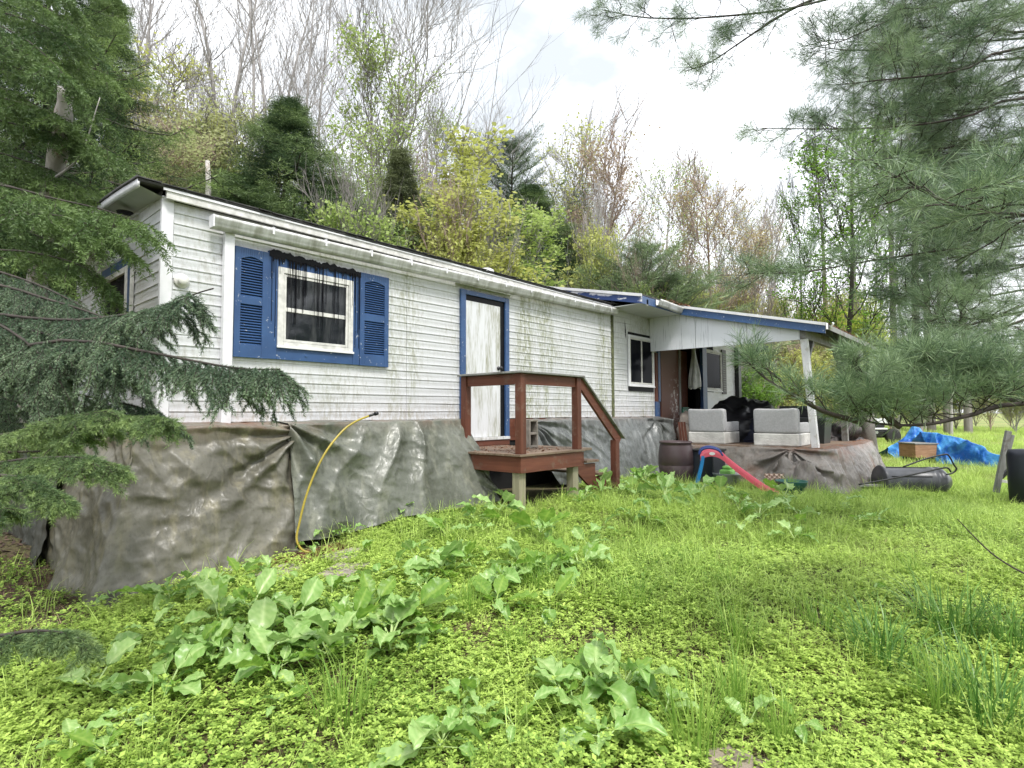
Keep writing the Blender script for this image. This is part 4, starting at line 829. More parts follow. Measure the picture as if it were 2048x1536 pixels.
def trunkpath(H, wob, m=10, lean=0, seed=0):
    t = np.linspace(0, 1, m); return v3(wob*vn(v3(t*2.1, seed))*t*2+lean*t, wob*vn(v3(t*2.1, seed+9))*t*2, H*t-.15)[None]
def decid(seed, Hh, R, up=.9, n1=18, n2=8, n3=6, tr=.13, z0=.25, nl=0, ls=.07, jit=.12, multi=1, twig=.007, curve=.35, leafzone=(0, 1)):
    global rng; keep = rng; rng = np.random.default_rng(seed); parts = []; Pm = []
    for k in range(multi):
        T = trunkpath(Hh*(1-.12*k*rng.random()), .03*Hh, 12, (k-(multi-1)/2)*Hh*.10, seed+k); T[..., 1] += (rng.random()-.5)*Hh*.1*np.linspace(0, 1, 12)*(multi > 1)
        parts.append(btubes(T, (tr*(1-.12*multi)*(1-np.linspace(0, 1, 12)**1.2*.93))[None], 8)); Pm.append(T)
    T = np.concatenate(Pm)
    B1, s1 = grow(T, n1, R, lat=1, fwd=.25, up=up, curve=curve, m=6, s0=z0, s1=.97, taper=.62); parts.append(btubes(B1, (tr*.34*(1-.6*s1))[:, None]*(1-np.linspace(0, 1, 6)*.75), 4))
    B1t = np.concatenate([B1, T[:, -7:-1]]) if True else B1
    B2, s2 = grow(B1t, n2, R*.42, lat=.7, fwd=.8, up=up*.5, curve=curve*.6, m=4, s0=.2, taper=.3); parts.append(btubes(B2, np.full((len(B2), 1), twig*2)*(1-np.linspace(0, 1, 4)*.6), 3))
    B3, s3 = grow(B2, n3, R*.17, lat=.6, fwd=.9, up=up*.4, curve=.2, m=3, s0=.15, taper=.2); parts.append(btubes(B3, np.full((len(B3), 1), twig)*(1-np.linspace(0, 1, 3)*.6), 3))
    lf = None
    if nl:
        C = B3.reshape(-1, 3, 3)[:, 1:].reshape(-1, 3); zz = C[:, 2]/Hh; C = C[(zz > leafzone[0]) & (zz < leafzone[1])]; C = C[rng.random(len(C)) < .35+.65*(vn(C*1.1, seed) > -.1)]; lf = leaves(C, ls, nl, jit, seed)
    V, F = cat(parts); rng = keep
    b = fastmesh('wood', V, F, True); l = fastmesh('foliage', lf[0], lf[1], False, {'tint': ('FACE', lf[2])}) if nl else None
    return b, l
def conifer(seed, Hh, R, n=90, q=20, droop=.25, rise=.15, tl=.34, ndl=14, nlen=.16, nw=.035, prof=.8, z0=.08, hang=.25, tr=.14, gap=0.):
    global rng; keep = rng; rng = np.random.default_rng(seed); T = trunkpath(Hh, .01*Hh, 10, 0, seed); parts = [btubes(T, (tr*(1-np.linspace(0, 1, 10)*.95))[None], 8)]
    z = z0+(1-z0)*((np.arange(n)+rng.random(n))/n)**.85; az = np.arange(n)*2.39996+rng.normal(0, .3, n); L = R*(1-z)**prof*(.35+.95*rng.random(n)**.8)+.03
    m = 7; s = np.linspace(0, 1, m)[None]; o, _ = along(T, z[None]*.985); o = o[0]
    bz = L[:, None]*(rise*s*(1+1.5*z[:, None])-droop*(1-z[:, None]*.8)*np.sin(s*math.pi*.62)**1.5*1.3+.10*s**3)
    B = o[:, None]+np.stack([np.cos(az)[:, None]*L[:, None]*s, np.sin(az)[:, None]*L[:, None]*s, bz], -1); B += rng.normal(0, .02, B.shape)*L[:, None, None]*s[..., None]
    parts.append(btubes(B, (.012+.012*L)[:, None]*(1-s*.8), 4))
    W1, s1 = grow(B, q, tl*(.12+.88*np.minimum(L/R, 1)**.7), lat=.85, fwd=.6, up=-hang, curve=-hang*.5, m=4, s0=.12, s1=1, plane=True, taper=.45)
    W2, s2 = grow(W1, 4, tl*.38, lat=.8, fwd=.7, up=-hang*.6, curve=-.1, m=3, s0=.1, plane=True, taper=.3)
    tp = brush(ndl, nlen, nw, .75, seed=seed); nt = ndl; VV = []
    for W in (W1, W2):
        O = W[:, 0]; D = W[:, -1]-W[:, 0]; Ln = np.linalg.norm(D, axis=1); VV.append(place(tp, O, unit(D), Ln*1.12, rng.random(len(O))*6))
    O = B[:, -2]; D = B[:, -1]-B[:, -2]; VV.append(place(tp, O, unit(D), np.linalg.norm(D, axis=1)*1.5))
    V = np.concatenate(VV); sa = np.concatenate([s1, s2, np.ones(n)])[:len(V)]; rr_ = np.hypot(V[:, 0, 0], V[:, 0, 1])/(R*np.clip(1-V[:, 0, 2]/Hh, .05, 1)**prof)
    tint = np.clip(np.repeat(-.25+.9*np.clip(rr_, 0, 1.1)**2+.3*vn(V[:, 0]*1.5, seed)+.2*rng.random(len(V)), nt)+rng.normal(0, .12, len(V)*nt), 0, 1)  # lighter new growth at the tips; shade of the crown interior put into tint
    b = fastmesh('wood', *cat(parts), True); l = fastmesh('foliage', V.reshape(-1, 3), tris(V, nt), False, {'tint': ('FACE', tint)}); rng = keep; return b, l
# foliage materials
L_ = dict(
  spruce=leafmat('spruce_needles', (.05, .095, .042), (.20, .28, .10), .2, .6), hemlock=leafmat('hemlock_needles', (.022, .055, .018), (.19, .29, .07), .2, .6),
  dkpine=leafmat('dark_pine_needles', (.06, .10, .055), (.15, .21, .10), .15, .6), softpine=leafmat('soft_pine_needles', (.12, .18, .09), (.24, .32, .15), .25, .6),
  spring=leafmat('spring_leaves', (.26, .38, .09), (.52, .62, .22), .45), lime=leafmat('lime_leaves', (.40, .50, .06), (.62, .70, .14), .5), yellow=leafmat('yellow_green_leaves', (.40, .44, .11), (.60, .62, .22), .45),
  orange=leafmat('orange_buds', (.44, .34, .18), (.58, .52, .28), .4), reddish=leafmat('reddish_buds', (.36, .26, .19), (.52, .44, .30), .4), tan=leafmat('tan_olive_leaves', (.36, .40, .18), (.56, .58, .32), .45), bright=leafmat('bright_green_leaves', (.13, .27, .035), (.26, .42, .07), .45))
def place_tree(name, label, me, mats, loc, sc=(1, 1, 1), rot=0, group=None):
    t = thing(name, label, 'tree', tuple(loc), group=group, world=False); t.rotation_euler[2] = rot; t.scale = sc
    for nm, m, mat in (('trunk', me[0], mats[0]), ('crown', me[1], mats[1])):
        if m is None: continue
        o = bpy.data.objects.new(nm, m); COL.objects.link(o); o.parent = t
        if not m.materials: m.materials.append(None)
        o.material_slots[0].link = 'OBJECT'; o.material_slots[0].material = mat
        if nm == 'crown': o['kind'] = 'stuff'
    return t
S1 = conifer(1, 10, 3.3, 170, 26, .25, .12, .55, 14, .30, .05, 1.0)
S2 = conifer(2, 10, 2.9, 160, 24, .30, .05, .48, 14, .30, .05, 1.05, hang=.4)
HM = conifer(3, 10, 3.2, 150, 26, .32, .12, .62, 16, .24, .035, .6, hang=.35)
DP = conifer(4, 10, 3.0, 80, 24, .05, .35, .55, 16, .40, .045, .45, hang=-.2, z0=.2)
D_bare = decid(21, 15, 4.2, 1.3, 16, 9, 6, .10, .25, 0, twig=.0042)
D_bare2 = decid(22, 15, 3.2, 1.5, 14, 9, 6, .11, .3, 0, multi=2, twig=.0042)
D_fan = decid(23, 14, 6.5, .75, 32, 12, 7, .12, .22, 0, twig=.005, curve=.45)
D_leaf = decid(24, 12, 3.4, 1.0, 18, 9, 6, .11, .2, 5, .10, .10)
D_leaf2 = decid(25, 10, 2.6, .9, 18, 9, 6, .09, .12, 6, .075, .15)
D_bush = decid(26, 4.0, 1.9, .9, 14, 8, 6, .05, .05, 7, .075, .08, multi=3, twig=.005)
D_sap = decid(27, 7.5, 1.5, 1.1, 22, 8, 5, .05, .08, 7, .085, .09, twig=.005)
D_spar = decid(28, 12, 3.2, 1.0, 20, 10, 6, .11, .25, 2, .085, .12)
bk, bd, bp, br_ = M['bark'], M['bark_dark'], M['bark_pale'], M['bark_red']
TPN = conifer(5, 16, 2.0, 44, 16, .2, .3, .6, 12, .35, .05, .5, hang=-.1, z0=.5, tr=.2)
RAD = {}
WK = dict(maple_tree=1.6, spruce_tree=2.0, young_tree=1.25, pine_tree=1.7)
def tr(kind, me, mats, u, vtop, d, h0, label, w=1., rot=None, group=None, name=None, dz=0):
    w *= WK.get(kind, 1); m_ = me[1] or me[0]
    if m_.name not in RAD: a_ = np.zeros(len(m_.vertices)*3, np.float32); m_.vertices.foreach_get('co', a_); a_ = a_.reshape(-1, 3); RAD[m_.name] = float(np.percentile(np.hypot(a_[:, 0], a_[:, 1]), 99))
    while True:
        g = G(u, d); z1 = P3(u, vtop, d)[2]; s = max((z1-g[2])/h0, .3); R_t = RAD[m_.name]*(min(s, 1)*1.05 if kind == 'shrub' else s*w)
        if g[1]-R_t > 3.45 or g[0]-R_t > 14.9 or g[0]+R_t < -.3 or d > 60: break
        d += .5
    return place_tree(name or kind, label, me, mats, (g[0], g[1], g[2]+dz), (s*w, s*w, s), random.random()*6 if rot is None else rot, group)
sp, hm = (bd, L_['spruce']), (bd, L_['hemlock'])
# conifers behind and beside the home
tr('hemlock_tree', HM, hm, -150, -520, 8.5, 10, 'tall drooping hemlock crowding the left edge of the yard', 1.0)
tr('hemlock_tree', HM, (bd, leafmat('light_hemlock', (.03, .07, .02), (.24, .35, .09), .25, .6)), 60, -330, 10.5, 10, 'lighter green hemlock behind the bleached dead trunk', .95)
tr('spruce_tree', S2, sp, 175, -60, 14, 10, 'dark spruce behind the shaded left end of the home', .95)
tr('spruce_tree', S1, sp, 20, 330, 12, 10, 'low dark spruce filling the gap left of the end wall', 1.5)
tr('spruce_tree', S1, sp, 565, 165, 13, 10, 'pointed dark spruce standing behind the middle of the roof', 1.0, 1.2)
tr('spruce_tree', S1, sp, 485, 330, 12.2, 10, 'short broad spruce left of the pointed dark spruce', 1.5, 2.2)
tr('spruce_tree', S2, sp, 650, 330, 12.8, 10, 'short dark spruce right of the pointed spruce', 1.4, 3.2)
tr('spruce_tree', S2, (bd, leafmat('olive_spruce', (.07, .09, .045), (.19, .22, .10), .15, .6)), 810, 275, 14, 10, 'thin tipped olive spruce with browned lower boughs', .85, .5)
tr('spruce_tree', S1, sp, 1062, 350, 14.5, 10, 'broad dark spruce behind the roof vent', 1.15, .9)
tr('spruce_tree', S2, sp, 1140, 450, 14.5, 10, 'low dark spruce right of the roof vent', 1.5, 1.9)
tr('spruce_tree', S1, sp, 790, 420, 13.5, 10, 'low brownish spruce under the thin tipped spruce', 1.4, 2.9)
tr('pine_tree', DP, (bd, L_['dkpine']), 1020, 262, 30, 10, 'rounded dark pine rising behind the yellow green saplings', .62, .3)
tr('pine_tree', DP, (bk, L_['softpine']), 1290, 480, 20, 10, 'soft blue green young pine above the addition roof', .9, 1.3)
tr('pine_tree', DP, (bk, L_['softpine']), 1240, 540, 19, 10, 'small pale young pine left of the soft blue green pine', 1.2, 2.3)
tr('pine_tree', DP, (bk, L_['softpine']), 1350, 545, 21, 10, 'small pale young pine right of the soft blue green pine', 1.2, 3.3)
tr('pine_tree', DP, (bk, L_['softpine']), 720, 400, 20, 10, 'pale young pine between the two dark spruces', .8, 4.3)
# leafy trees
sg, ye, lm, tn, br2 = L_['spring'], L_['yellow'], L_['lime'], L_['tan'], L_['bright']
tr('young_tree', D_sap, (bp, ye), 985, 285, 15.5, 7.5, 'slim yellow green sapling over the roof, left of the round dark pine', 1.3, .2)
tr('young_tree', D_sap, (bp, ye), 920, 390, 14.5, 7.5, 'yellow green sapling just left of the slim tall sapling', 1.4, 1.2)
tr('young_tree', D_sap, (bp, sg), 1050, 420, 19, 7.5, 'pale leafy sapling between the round pine and the broad spruce', 1.2, 2.2)
tr('maple_tree', D_leaf, (bk, sg), 715, 45, 28, 12, 'tall leafing maple with fresh green clumps over the roof', .62, .4)
tr('maple_tree', D_leaf2, (bk, sg), 780, 270, 24, 10, 'rounded light green tree below the wide bare fan tree', .85, 1.4)
tr('maple_tree', D_leaf2, (bk, ye), 300, 120, 24, 10, 'hazy yellow green tree on the slope left of the bare twin trunks', 1.0, 2.4)
tr('maple_tree', D_leaf2, (bk, tn), 400, 190, 23, 10, 'hazy tan budding tree right behind the corner of the roof', 1.05, 3.4)
tr('maple_tree', D_leaf2, (br_, L_['tan']), 320, 230, 20, 10, 'low tan leafed tree rising just behind the roof corner', 1.1, 4.4)
tr('maple_tree', D_leaf2, (bk, sg), 470, 250, 26, 10, 'pale green tree behind the short broad spruce', 1.0, 5.0)
tr('maple_tree', D_leaf2, (bk, sg), 640, 300, 24, 10, 'light green tree between the pointed spruce and the leafing maple', .9, 5.6)
tr('maple_tree', D_spar, (br_, L_['orange']), 1430, 365, 26, 12, 'orange budding maple above the porch roof', .85, .7)
tr('maple_tree', D_spar, (br_, L_['reddish']), 1225, 300, 27, 12, 'reddish budding tree with bare tips above the addition', .85, 1.7)
tr('maple_tree', D_spar, (bp, ye), 1140, 265, 30, 12, 'yellow tinged open tree left of the reddish budding tree', .8, 2.7)
tr('maple_tree', D_spar, (bp, sg), 1335, 320, 32, 12, 'sparse pale green tree between the reddish and the orange trees', .75, 3.7)
tr('maple_tree', D_leaf, (bd, br2), 1690, 262, 22, 12, 'fresh green maple with forked dark trunk right of the porch roof', .80, 4.7)
tr('maple_tree', D_leaf, (bd, br2), 1595, 380, 24, 12, 'slender bright green tree left of the forked maple', .45, 5.7)
tr('maple_tree', D_leaf, (bk, sg), 870, 210, 34, 12, 'thin pale tree under the right side of the bare fan tree', .5, 1.1)
tr('maple_tree', D_spar, (br_, L_['orange']), 1510, 470, 30, 12, 'small orange budding tree just over the porch ridge', .8, 2.1)
tr('maple_tree', D_spar, (bp, tn), 1480, 400, 36, 12, 'thin tan tree right of the orange maple', .7, .1)
tr('maple_tree', D_spar, (bp, tn), 1550, 440, 40, 12, 'thin faint tree behind the slender bright tree', .7, 1.1)
# bare trees on the slope
random.seed(5)
bare = [(255, -260, 34, 0, 'left of all bare trees'), (290, -180, 30, 0, 'beside the leftmost bare tree'), (425, -260, 27, 1, 'with twin trunks spreading in a V'), (480, -200, 34, 0, 'right of the V shaped twin trunks'),
        (540, -160, 38, 1, 'behind the tip of the pointed spruce'), (600, -140, 33, 0, 'right of the pointed spruce tip'), (660, -80, 40, 0, 'left of the leafing maple'), (210, -120, 30, 1, 'half hidden by the dark spruce on the left'),
        (1100, 300, 44, 0, 'small and far, behind the round pine'), (1260, 350, 40, 1, 'small, right of the reddish tree'), (1390, 390, 44, 0, 'small, left of the orange maple'),
        (1530, 380, 38, 1, 'slim, above the porch ridge'), (900, 380, 40, 1, 'small, below the fan tree'), (960, 260, 42, 0, 'faint and spiky, left of the round pine'), (1760, 380, 34, 0, 'right of the forked maple'), (1830, 300, 38, 0, 'behind the pine boughs at the right'), (1900, 330, 32, 0, 'dark, farther right behind the pine boughs')]
for k, (u, v, d, kd, lab) in enumerate(bare):
    tr('bare_tree', (D_bare, D_bare2)[kd], (bp, None), u, v, d, 15, 'leafless grey tree '+lab, 1.25 if kd else 1.15, k*1.3, 'leafless trees on the slope')
tr('bare_tree', D_fan, (bp, None), 815, 20, 30, 14, 'wide fan shaped leafless tree with upswept branches against the sky', 1.25, .6, 'leafless trees on the slope')
# distant straight pines right of the porch
for k, (u, v, d) in enumerate(((1790, 380, 36), (1835, 300, 30), (1862, 360, 38), (1720, 430, 42), (1895, 400, 34), (1935, 420, 36), (1655, 520, 40))):
    t = tr('tall_pine', TPN, (bk, L_['dkpine']), u, v-330, d, 16, 'tall straight distant pine '+('right of the forked maple', 'with the thickest pale trunk, seen between pine boughs', 'behind the thick pale trunk', 'small, left of the straight pines', 'beyond the boughs at the right', 'at the far right behind boughs', 'small and low, over the porch corner')[k], .8, k)
# shrubs and brush: band behind house and under the porch roof
random.seed(8)
brush_list = [(1490, 700, 19, ye), (1540, 690, 21, tn), (1590, 705, 20, ye), (1500, 740, 15.5, br2), (1560, 760, 20, tn), (1640, 620, 26, lm), (1700, 590, 28, lm), (1745, 640, 27, lm), (1620, 700, 24, ye), (1670, 700, 25, tn), (1720, 700, 30, tn), (1780, 690, 34, ye), (1480, 600, 30, ye), (1440, 580, 32, ye), (1400, 590, 30, ye), (1560, 600, 34, ye),
              (1530, 640, 28, tn), (1600, 640, 36, tn), (1850, 720, 40, tn), (1910, 730, 42, ye), (1980, 720, 40, tn), (2030, 740, 36, tn), (720, 425, 10.5, sg), (900, 470, 13, ye), (960, 495, 13, ye), (1340, 560, 24, ye), (1290, 580, 22, sg), (300, 250, 22, tn), (370, 230, 23, tn), (240, 200, 24, tn), (430, 240, 24, ye),
              (1820, 760, 44, ye), (1750, 750, 42, tn), (1880, 770, 50, ye), (1950, 775, 52, tn), (2020, 780, 48, tn), (2080, 760, 45, tn), (880, 400, 22, sg), (840, 380, 28, tn), (1190, 460, 24, ye), (1180, 400, 30, tn)]
adj = ['pale', 'airy', 'dense', 'straggly', 'low', 'rounded', 'leggy', 'ragged']
where = lambda u: 'behind the left end of the roof' if u < 500 else 'behind the middle of the long roof' if u < 800 else 'near the roof vent' if u < 1080 else 'behind the addition' if u < 1380 else 'seen under and above the porch roof' if u < 1620 else 'right of the porch' if u < 1800 else 'in the field at the right'
cn_ = {id(ye): 'yellow green', id(tn): 'tan', id(br2): 'bright green', id(lm): 'lime yellow', id(sg): 'spring green'}
for k, (u, v, d, m_) in enumerate(brush_list):
    t = tr('shrub', D_bush, ((bp, bk, br_)[k % 3], m_), u, v, d, 4., f'{adj[k % 8]} {cn_[id(m_)]} shrub {where(u)}', 1.1, k*1.7, 'brush around the house: '+cn_[id(m_)]+' '+where(u)); t['category'] = 'shrub'; s_ = t.scale[2]; t.scale = (min(s_, 1)*1.05, min(s_, 1)*1.05, s_)
# far backdrop wood
bd_pts = []
for k in range(300):
    u = random.uniform(-900, 2900); d = random.uniform(46, 85); g = G(u, d); bd_pts.append((g, random.uniform(.5, 1.1)))
vb, fb = [], []; n = len(D_bush[1].vertices); tb = np.zeros(n*3, np.float32); D_bush[1].vertices.foreach_get('co', tb); tb = tb.reshape(-1, 3)[:3200*4]; ff = np.arange(len(tb)).reshape(-1, 4)
for k, (g, s) in enumerate(bd_pts[:110]):
    c, s_ = math.cos(k), math.sin(k); R3 = np.array([[c, -s_, 0], [s_, c, 0], [0, 0, 1]]); vb.append((tb@R3.T)*np.array([2.2, 2.2, 1.9])*s+g); fb.append(ff+k*len(tb))
o = link('distant_wood', fastmesh('distant_wood', np.concatenate(vb), np.concatenate(fb), False, {'tint': ('FACE', rng.random(len(fb)*len(ff)))}), leafmat('distant_leaves', (.20, .20, .11), (.34, .33, .19), .4), kind='stuff'); o['label'] = 'hazy far wood of small budding trees along the slope'; o['category'] = 'wood'
# dead trunks
t = thing('dead_trunk', 'bleached broken dead trunk leaning among the hemlocks', 'dead tree', tuple(G(60, 7.8)))
pth = [G(50, 7.8), P3(75, 560, 7.), P3(98, 400, 6.3), P3(122, 270, 5.9), P3(132, 178, 5.7)]
MB().tube(smooth_path(pth, 24), np.linspace(.13, .065, 24)*(1+.12*np.sin(np.arange(24)*1.7)), 10).ob('trunk', M['deadwood'], t, smooth=True)
for a in (((104, 360), (160, 310), (200, 195)), ((98, 400), (60, 420), (20, 440)), ((118, 300), (140, 270), (128, 240))):
    MB().tube(smooth_path([P3(u, v, 5.9) for u, v in a], 12), np.linspace(.014, .004, 12), 6).ob('dead_branch', M['deadwood'], t, smooth=True)
t = thing('dead_trunk', 'thin white snag standing up behind the roof line', 'dead tree', tuple(G(416, 13)))
MB().tube([G(418, 13), P3(415, 420, 13), P3(417, 370, 13), P3(415, 322, 13)], [.10, .075, .06, .05], 8).ob('trunk', M['deadwood'], t, smooth=True)
# ------------------------------------------------------------------ near spruce boughs (left)
def resample(pts, n): return smooth_path(pts, n)[None]
sb_hi = brush(34, .019/.05, .0040/.05, .85, x0=-.15, x1=1.0, seed=5)         # template per unit of 5 cm
sb_fine = brush(44, .017/.05, .0024/.05, .9, x0=-.15, x1=1.0, seed=6)
def spruce_bough(ctrl, n2, L2, parent, mat, droop=.55, seed=0, s0=.25, r=.014, plane=.35, tips=.0, fine=False):
    P = resample(ctrl, 14); Lp = np.linalg.norm(np.diff(P[0], axis=0), axis=1).sum()
    parts = [btubes(P, (r*(1-np.linspace(0, 1, 14)*.8))[None], 6)]
    W, s = grow(P, n2, L2, lat=.9, fwd=.75, up=-droop*.7, curve=-droop, m=7, s0=s0, s1=.99, plane=True, rnd=.35, taper=.35)
    W2, s2 = grow(W, 8, L2*.42, lat=.8, fwd=.85, up=-droop*.3, curve=-droop*.5, m=4, s0=.08, s1=.95, plane=True, rnd=.25, taper=.35)
    parts.append(btubes(W, np.full((len(W), 1), .0028)*np.ones(7), 4)); parts.append(btubes(W2, np.full((len(W2), 1), .0018)*np.ones(4), 3))
    O = []; D = []; TS = []
    for Q, q in ((W, 2), (W2, 1), (P[:, -5:], 2)):
        a = Q[:, :-1].reshape(-1, 3); b = Q[:, 1:].reshape(-1, 3); m_ = Q.shape[1]-1
        for j in range(q): O.append(a+(b-a)*j/q); D.append((b-a)/q); TS.append(np.tile((np.arange(m_)+j/q)/m_, len(Q)))
    O = np.concatenate(O); D = np.concatenate(D); Ln = np.linalg.norm(D, axis=1)
    tp = sb_fine if fine else sb_hi; tn_ = len(tp)//3; V = place(tp, O, unit(D), .05+0*Ln, rng.random(len(O))*6.28)
    tint = np.clip(.12+.25*vn(O*5, 3)+.75*np.concatenate(TS)**2+.1*rng.random(len(O)), 0, 1)
    return parts, V, np.clip(np.repeat(tint, tn_)+rng.normal(0, .16, len(tint)*tn_), 0, 1)
def build_boughs(name, label, base, boughs, matn, matw, trunk=None):
    t = thing(name, label, 'tree', tuple(base)); WV = []; NV = []; TT = []
    for b in boughs:
        p, V, ti = b; WV += p; NV.append(V.reshape(-1, 3)); TT.append(ti)
    if trunk is not None: MB().tube(trunk[0], trunk[1], 14).ob('trunk', matw, t, smooth=True)
    Vw, Fw = cat(WV); link('branches', fastmesh('branches', Vw, Fw, True), matw, t)
    V = np.concatenate(NV); link('needles', fastmesh('needles', V, np.arange(len(V)).reshape(-1, 3), False, {'tint': ('FACE', np.concatenate(TT))}), matn, t, 'stuff'); return t
near_spruce = leafmat('near_spruce_needles', (.065, .12, .07), (.31, .41, .24), .18, .42)
tipmat = leafmat('fresh_spruce_tips', (.07, .13, .055), (.36, .48, .17), .25, .5)
def pp(l): return [P3(*q) for q in l]
rng = np.random.default_rng(31)
TB = P3(-420, 900, 4.2); TB[2] = float(gz(TB[0], TB[1])); tx = lambda z: np.array((TB[0], TB[1], z))
B = []
for l, n2, L2, dr in (
    ([(-380, 560, 4.3), (-60, 620, 3.7), (120, 640, 3.5), (230, 632, 3.3), (320, 615, 3.2), (385, 590, 3.1)], 46, .25, .65),
    ([(-380, 620, 4.2), (-40, 690, 3.5), (150, 680, 3.2), (300, 705, 3.0), (420, 728, 2.9), (490, 738, 2.85), (560, 738, 2.8)], 54, .24, .62),
    ([(-380, 540, 4.3), (-60, 560, 4.0), (100, 600, 3.8), (220, 640, 3.6), (300, 690, 3.4)], 44, .30, .7),
    ([(-380, 600, 4.2), (-100, 640, 3.8), (60, 660, 3.6), (180, 700, 3.4), (260, 740, 3.3)], 44, .28, .7),
    ([(-380, 650, 4.2), (-100, 720, 3.9), (40, 760, 3.7), (160, 790, 3.6), (270, 812, 3.5), (330, 838, 3.4)], 40, .25, .45),
    ([(-380, 480, 4.4), (-100, 520, 4.2), (50, 560, 4.1), (140, 600, 4.0), (210, 640, 4.0)], 38, .32, .7),
    ([(-380, 680, 4.2), (-100, 760, 4.1), (20, 800, 4.0), (120, 815, 4.0), (220, 812, 3.9)], 38, .27, .5),
    ([(-380, 560, 4.3), (-140, 600, 3.7), (0, 650, 3.4), (90, 720, 3.3), (140, 800, 3.2)], 38, .27, .65),
    ([(-380, 700, 4.3), (-140, 780, 4.2), (0, 840, 4.2), (100, 850, 4.2)], 22, .30, .5)):
    B.append(spruce_bough(pp(l), n2, L2, None, None, dr))
build_boughs('spruce_tree', 'near blue green spruce whose drooping boughs cross the left corner of the home', TB, B, near_spruce, M['bark_dark'], (np.array([tx(TB[2]-.1), tx(0), tx(3), tx(7)]), [.16, .14, .11, .05]))
bare_tip = MB().tube(smooth_path(pp([(385, 590, 3.1), (405, 583, 3.1), (427, 577, 3.1)]), 6), .004, 6)
bare_tip.ob('bare_twig', M['bark_dark'], bpy.data.objects['spruce_tree'] if False else None); tag(bpy.data.objects['bare_twig'], 'bare twig tip pointing up beside the wall cap', 'twig')
B = []
for l, n2, L2, dr in (
    ([(-300, 900, 2.9), (0, 870, 2.75), (90, 850, 2.7), (150, 832, 2.7), (215, 822, 2.65)], 26, .13, .35),
    ([(-300, 890, 2.9), (60, 905, 2.8), (150, 870, 2.7), (230, 836, 2.7), (300, 836, 2.65), (315, 840, 2.6)], 26, .12, .35),
    ([(-300, 980, 2.6), (0, 925, 2.5), (100, 915, 2.45), (160, 915, 2.4), (228, 930, 2.4)], 26, .12, .4),
    ([(-300, 930, 2.4), (0, 950, 2.25), (50, 960, 2.2), (90, 975, 2.2), (122, 992, 2.2)], 20, .10, .35),
    ([(-300, 930, 2.9), (-60, 880, 2.9), (40, 870, 2.9), (120, 880, 2.9)], 22, .16, .5),
    ([(-300, 1300, 1.9), (-30, 1275, 1.75), (60, 1262, 1.7), (120, 1265, 1.7), (170, 1280, 1.7)], 11, .055, .4),
    ([(-300, 930, 2.5), (-80, 1000, 2.4), (-20, 1010, 2.4), (30, 1020, 2.4)], 10, .10, .4)):
    B.append(spruce_bough(pp(l), n2, L2, None, None, dr, r=.008, fine=True))
TB2 = P3(-700, 1100, 3.); TB2[2] = float(gz(TB2[0], TB2[1]))
build_boughs('spruce_tree', 'low young spruce with fresh light green bough tips at the left edge', TB2, B, tipmat, M['bark_dark'], (np.array([TB2, TB2+(0, 0, 1.2), TB2+(0, 0, 3)]), [.06, .045, .01]))
# hemlock sprays, upper left, nearer than the hemlock trees
hm_hi = brush(20, .016/.05*1.3, .006/.05, .9, seed=8)
B = []
def hem(l, n2, L2, dr):
    P = resample(pp(l), 14); parts = [btubes(P, (.012*(1-np.linspace(0, 1, 14)*.85))[None], 5)]
    W, _ = grow(P, n2, L2, lat=.8, fwd=.8, up=-dr, curve=-dr*.6, m=6, s0=.1, s1=.99, plane=True, taper=.4, rnd=.3)
    W2, _ = grow(W, 10, L2*.36, lat=.8, fwd=.8, up=-dr*.5, curve=-.2, m=3, s0=.05, s1=.97, plane=True, taper=.4, rnd=.2)
    parts.append(btubes(W, np.full((len(W), 6), .0025), 3)); O = []; D = []
    for Q in (W, W2): O.append(Q[:, :-1].reshape(-1, 3)); D.append((Q[:, 1:]-Q[:, :-1]).reshape(-1, 3))
    O = np.concatenate(O); D = np.concatenate(D); Ln = np.linalg.norm(D, axis=1); V = place(hm_hi, O, unit(D), np.clip(Ln*1.2, .05, .12), rng.random(len(O))*6)
    return parts, V, np.repeat(np.clip(.4+.4*vn(O*3, 5)+.3*(rng.random(len(O))-.5), 0, 1), 20)
TH = P3(-350, 850, 6.2); TH[2] = float(gz(TH[0], TH[1]))
rh = random.Random(4)
hl = [[(-250, 330, 5.6), (0, 370, 5.2), (100, 395, 5.0), (190, 415, 4.9), (240, 430, 4.8), (310, 455, 4.7)], [(-250, 420, 5.6), (0, 430, 5.1), (110, 430, 4.9), (180, 450, 4.8), (225, 475, 4.7)], [(-250, 500, 5.5), (0, 500, 5.2), (90, 510, 5.1), (160, 530, 5.0), (205, 560, 5.0)]]
for k in range(15):
    v0 = -60+k*36+rh.uniform(-12, 12); e = rh.uniform(120, 250); d = rh.uniform(5.2, 6.8); dr = rh.uniform(40, 110)
    hl.append([(-300, v0-60, d+.4), (-60, v0-10, d), (e*.35, v0+dr*.35, d-.1), (e*.7, v0+dr*.7, d-.2), (e, v0+dr*1.1, d-.3)])
for l in hl: B.append(hem(l, 22, .50, .4))
build_boughs('hemlock_tree', 'near hemlock whose feathery sprays hang over the top left corner', TH, B, leafmat('near_hemlock_needles', (.055, .11, .035), (.25, .36, .11), .25, .5), M['bark_dark'], (np.array([TH, TH+(0, 0, 3), TH+(0, 0, 9)]), [.22, .18, .08]))

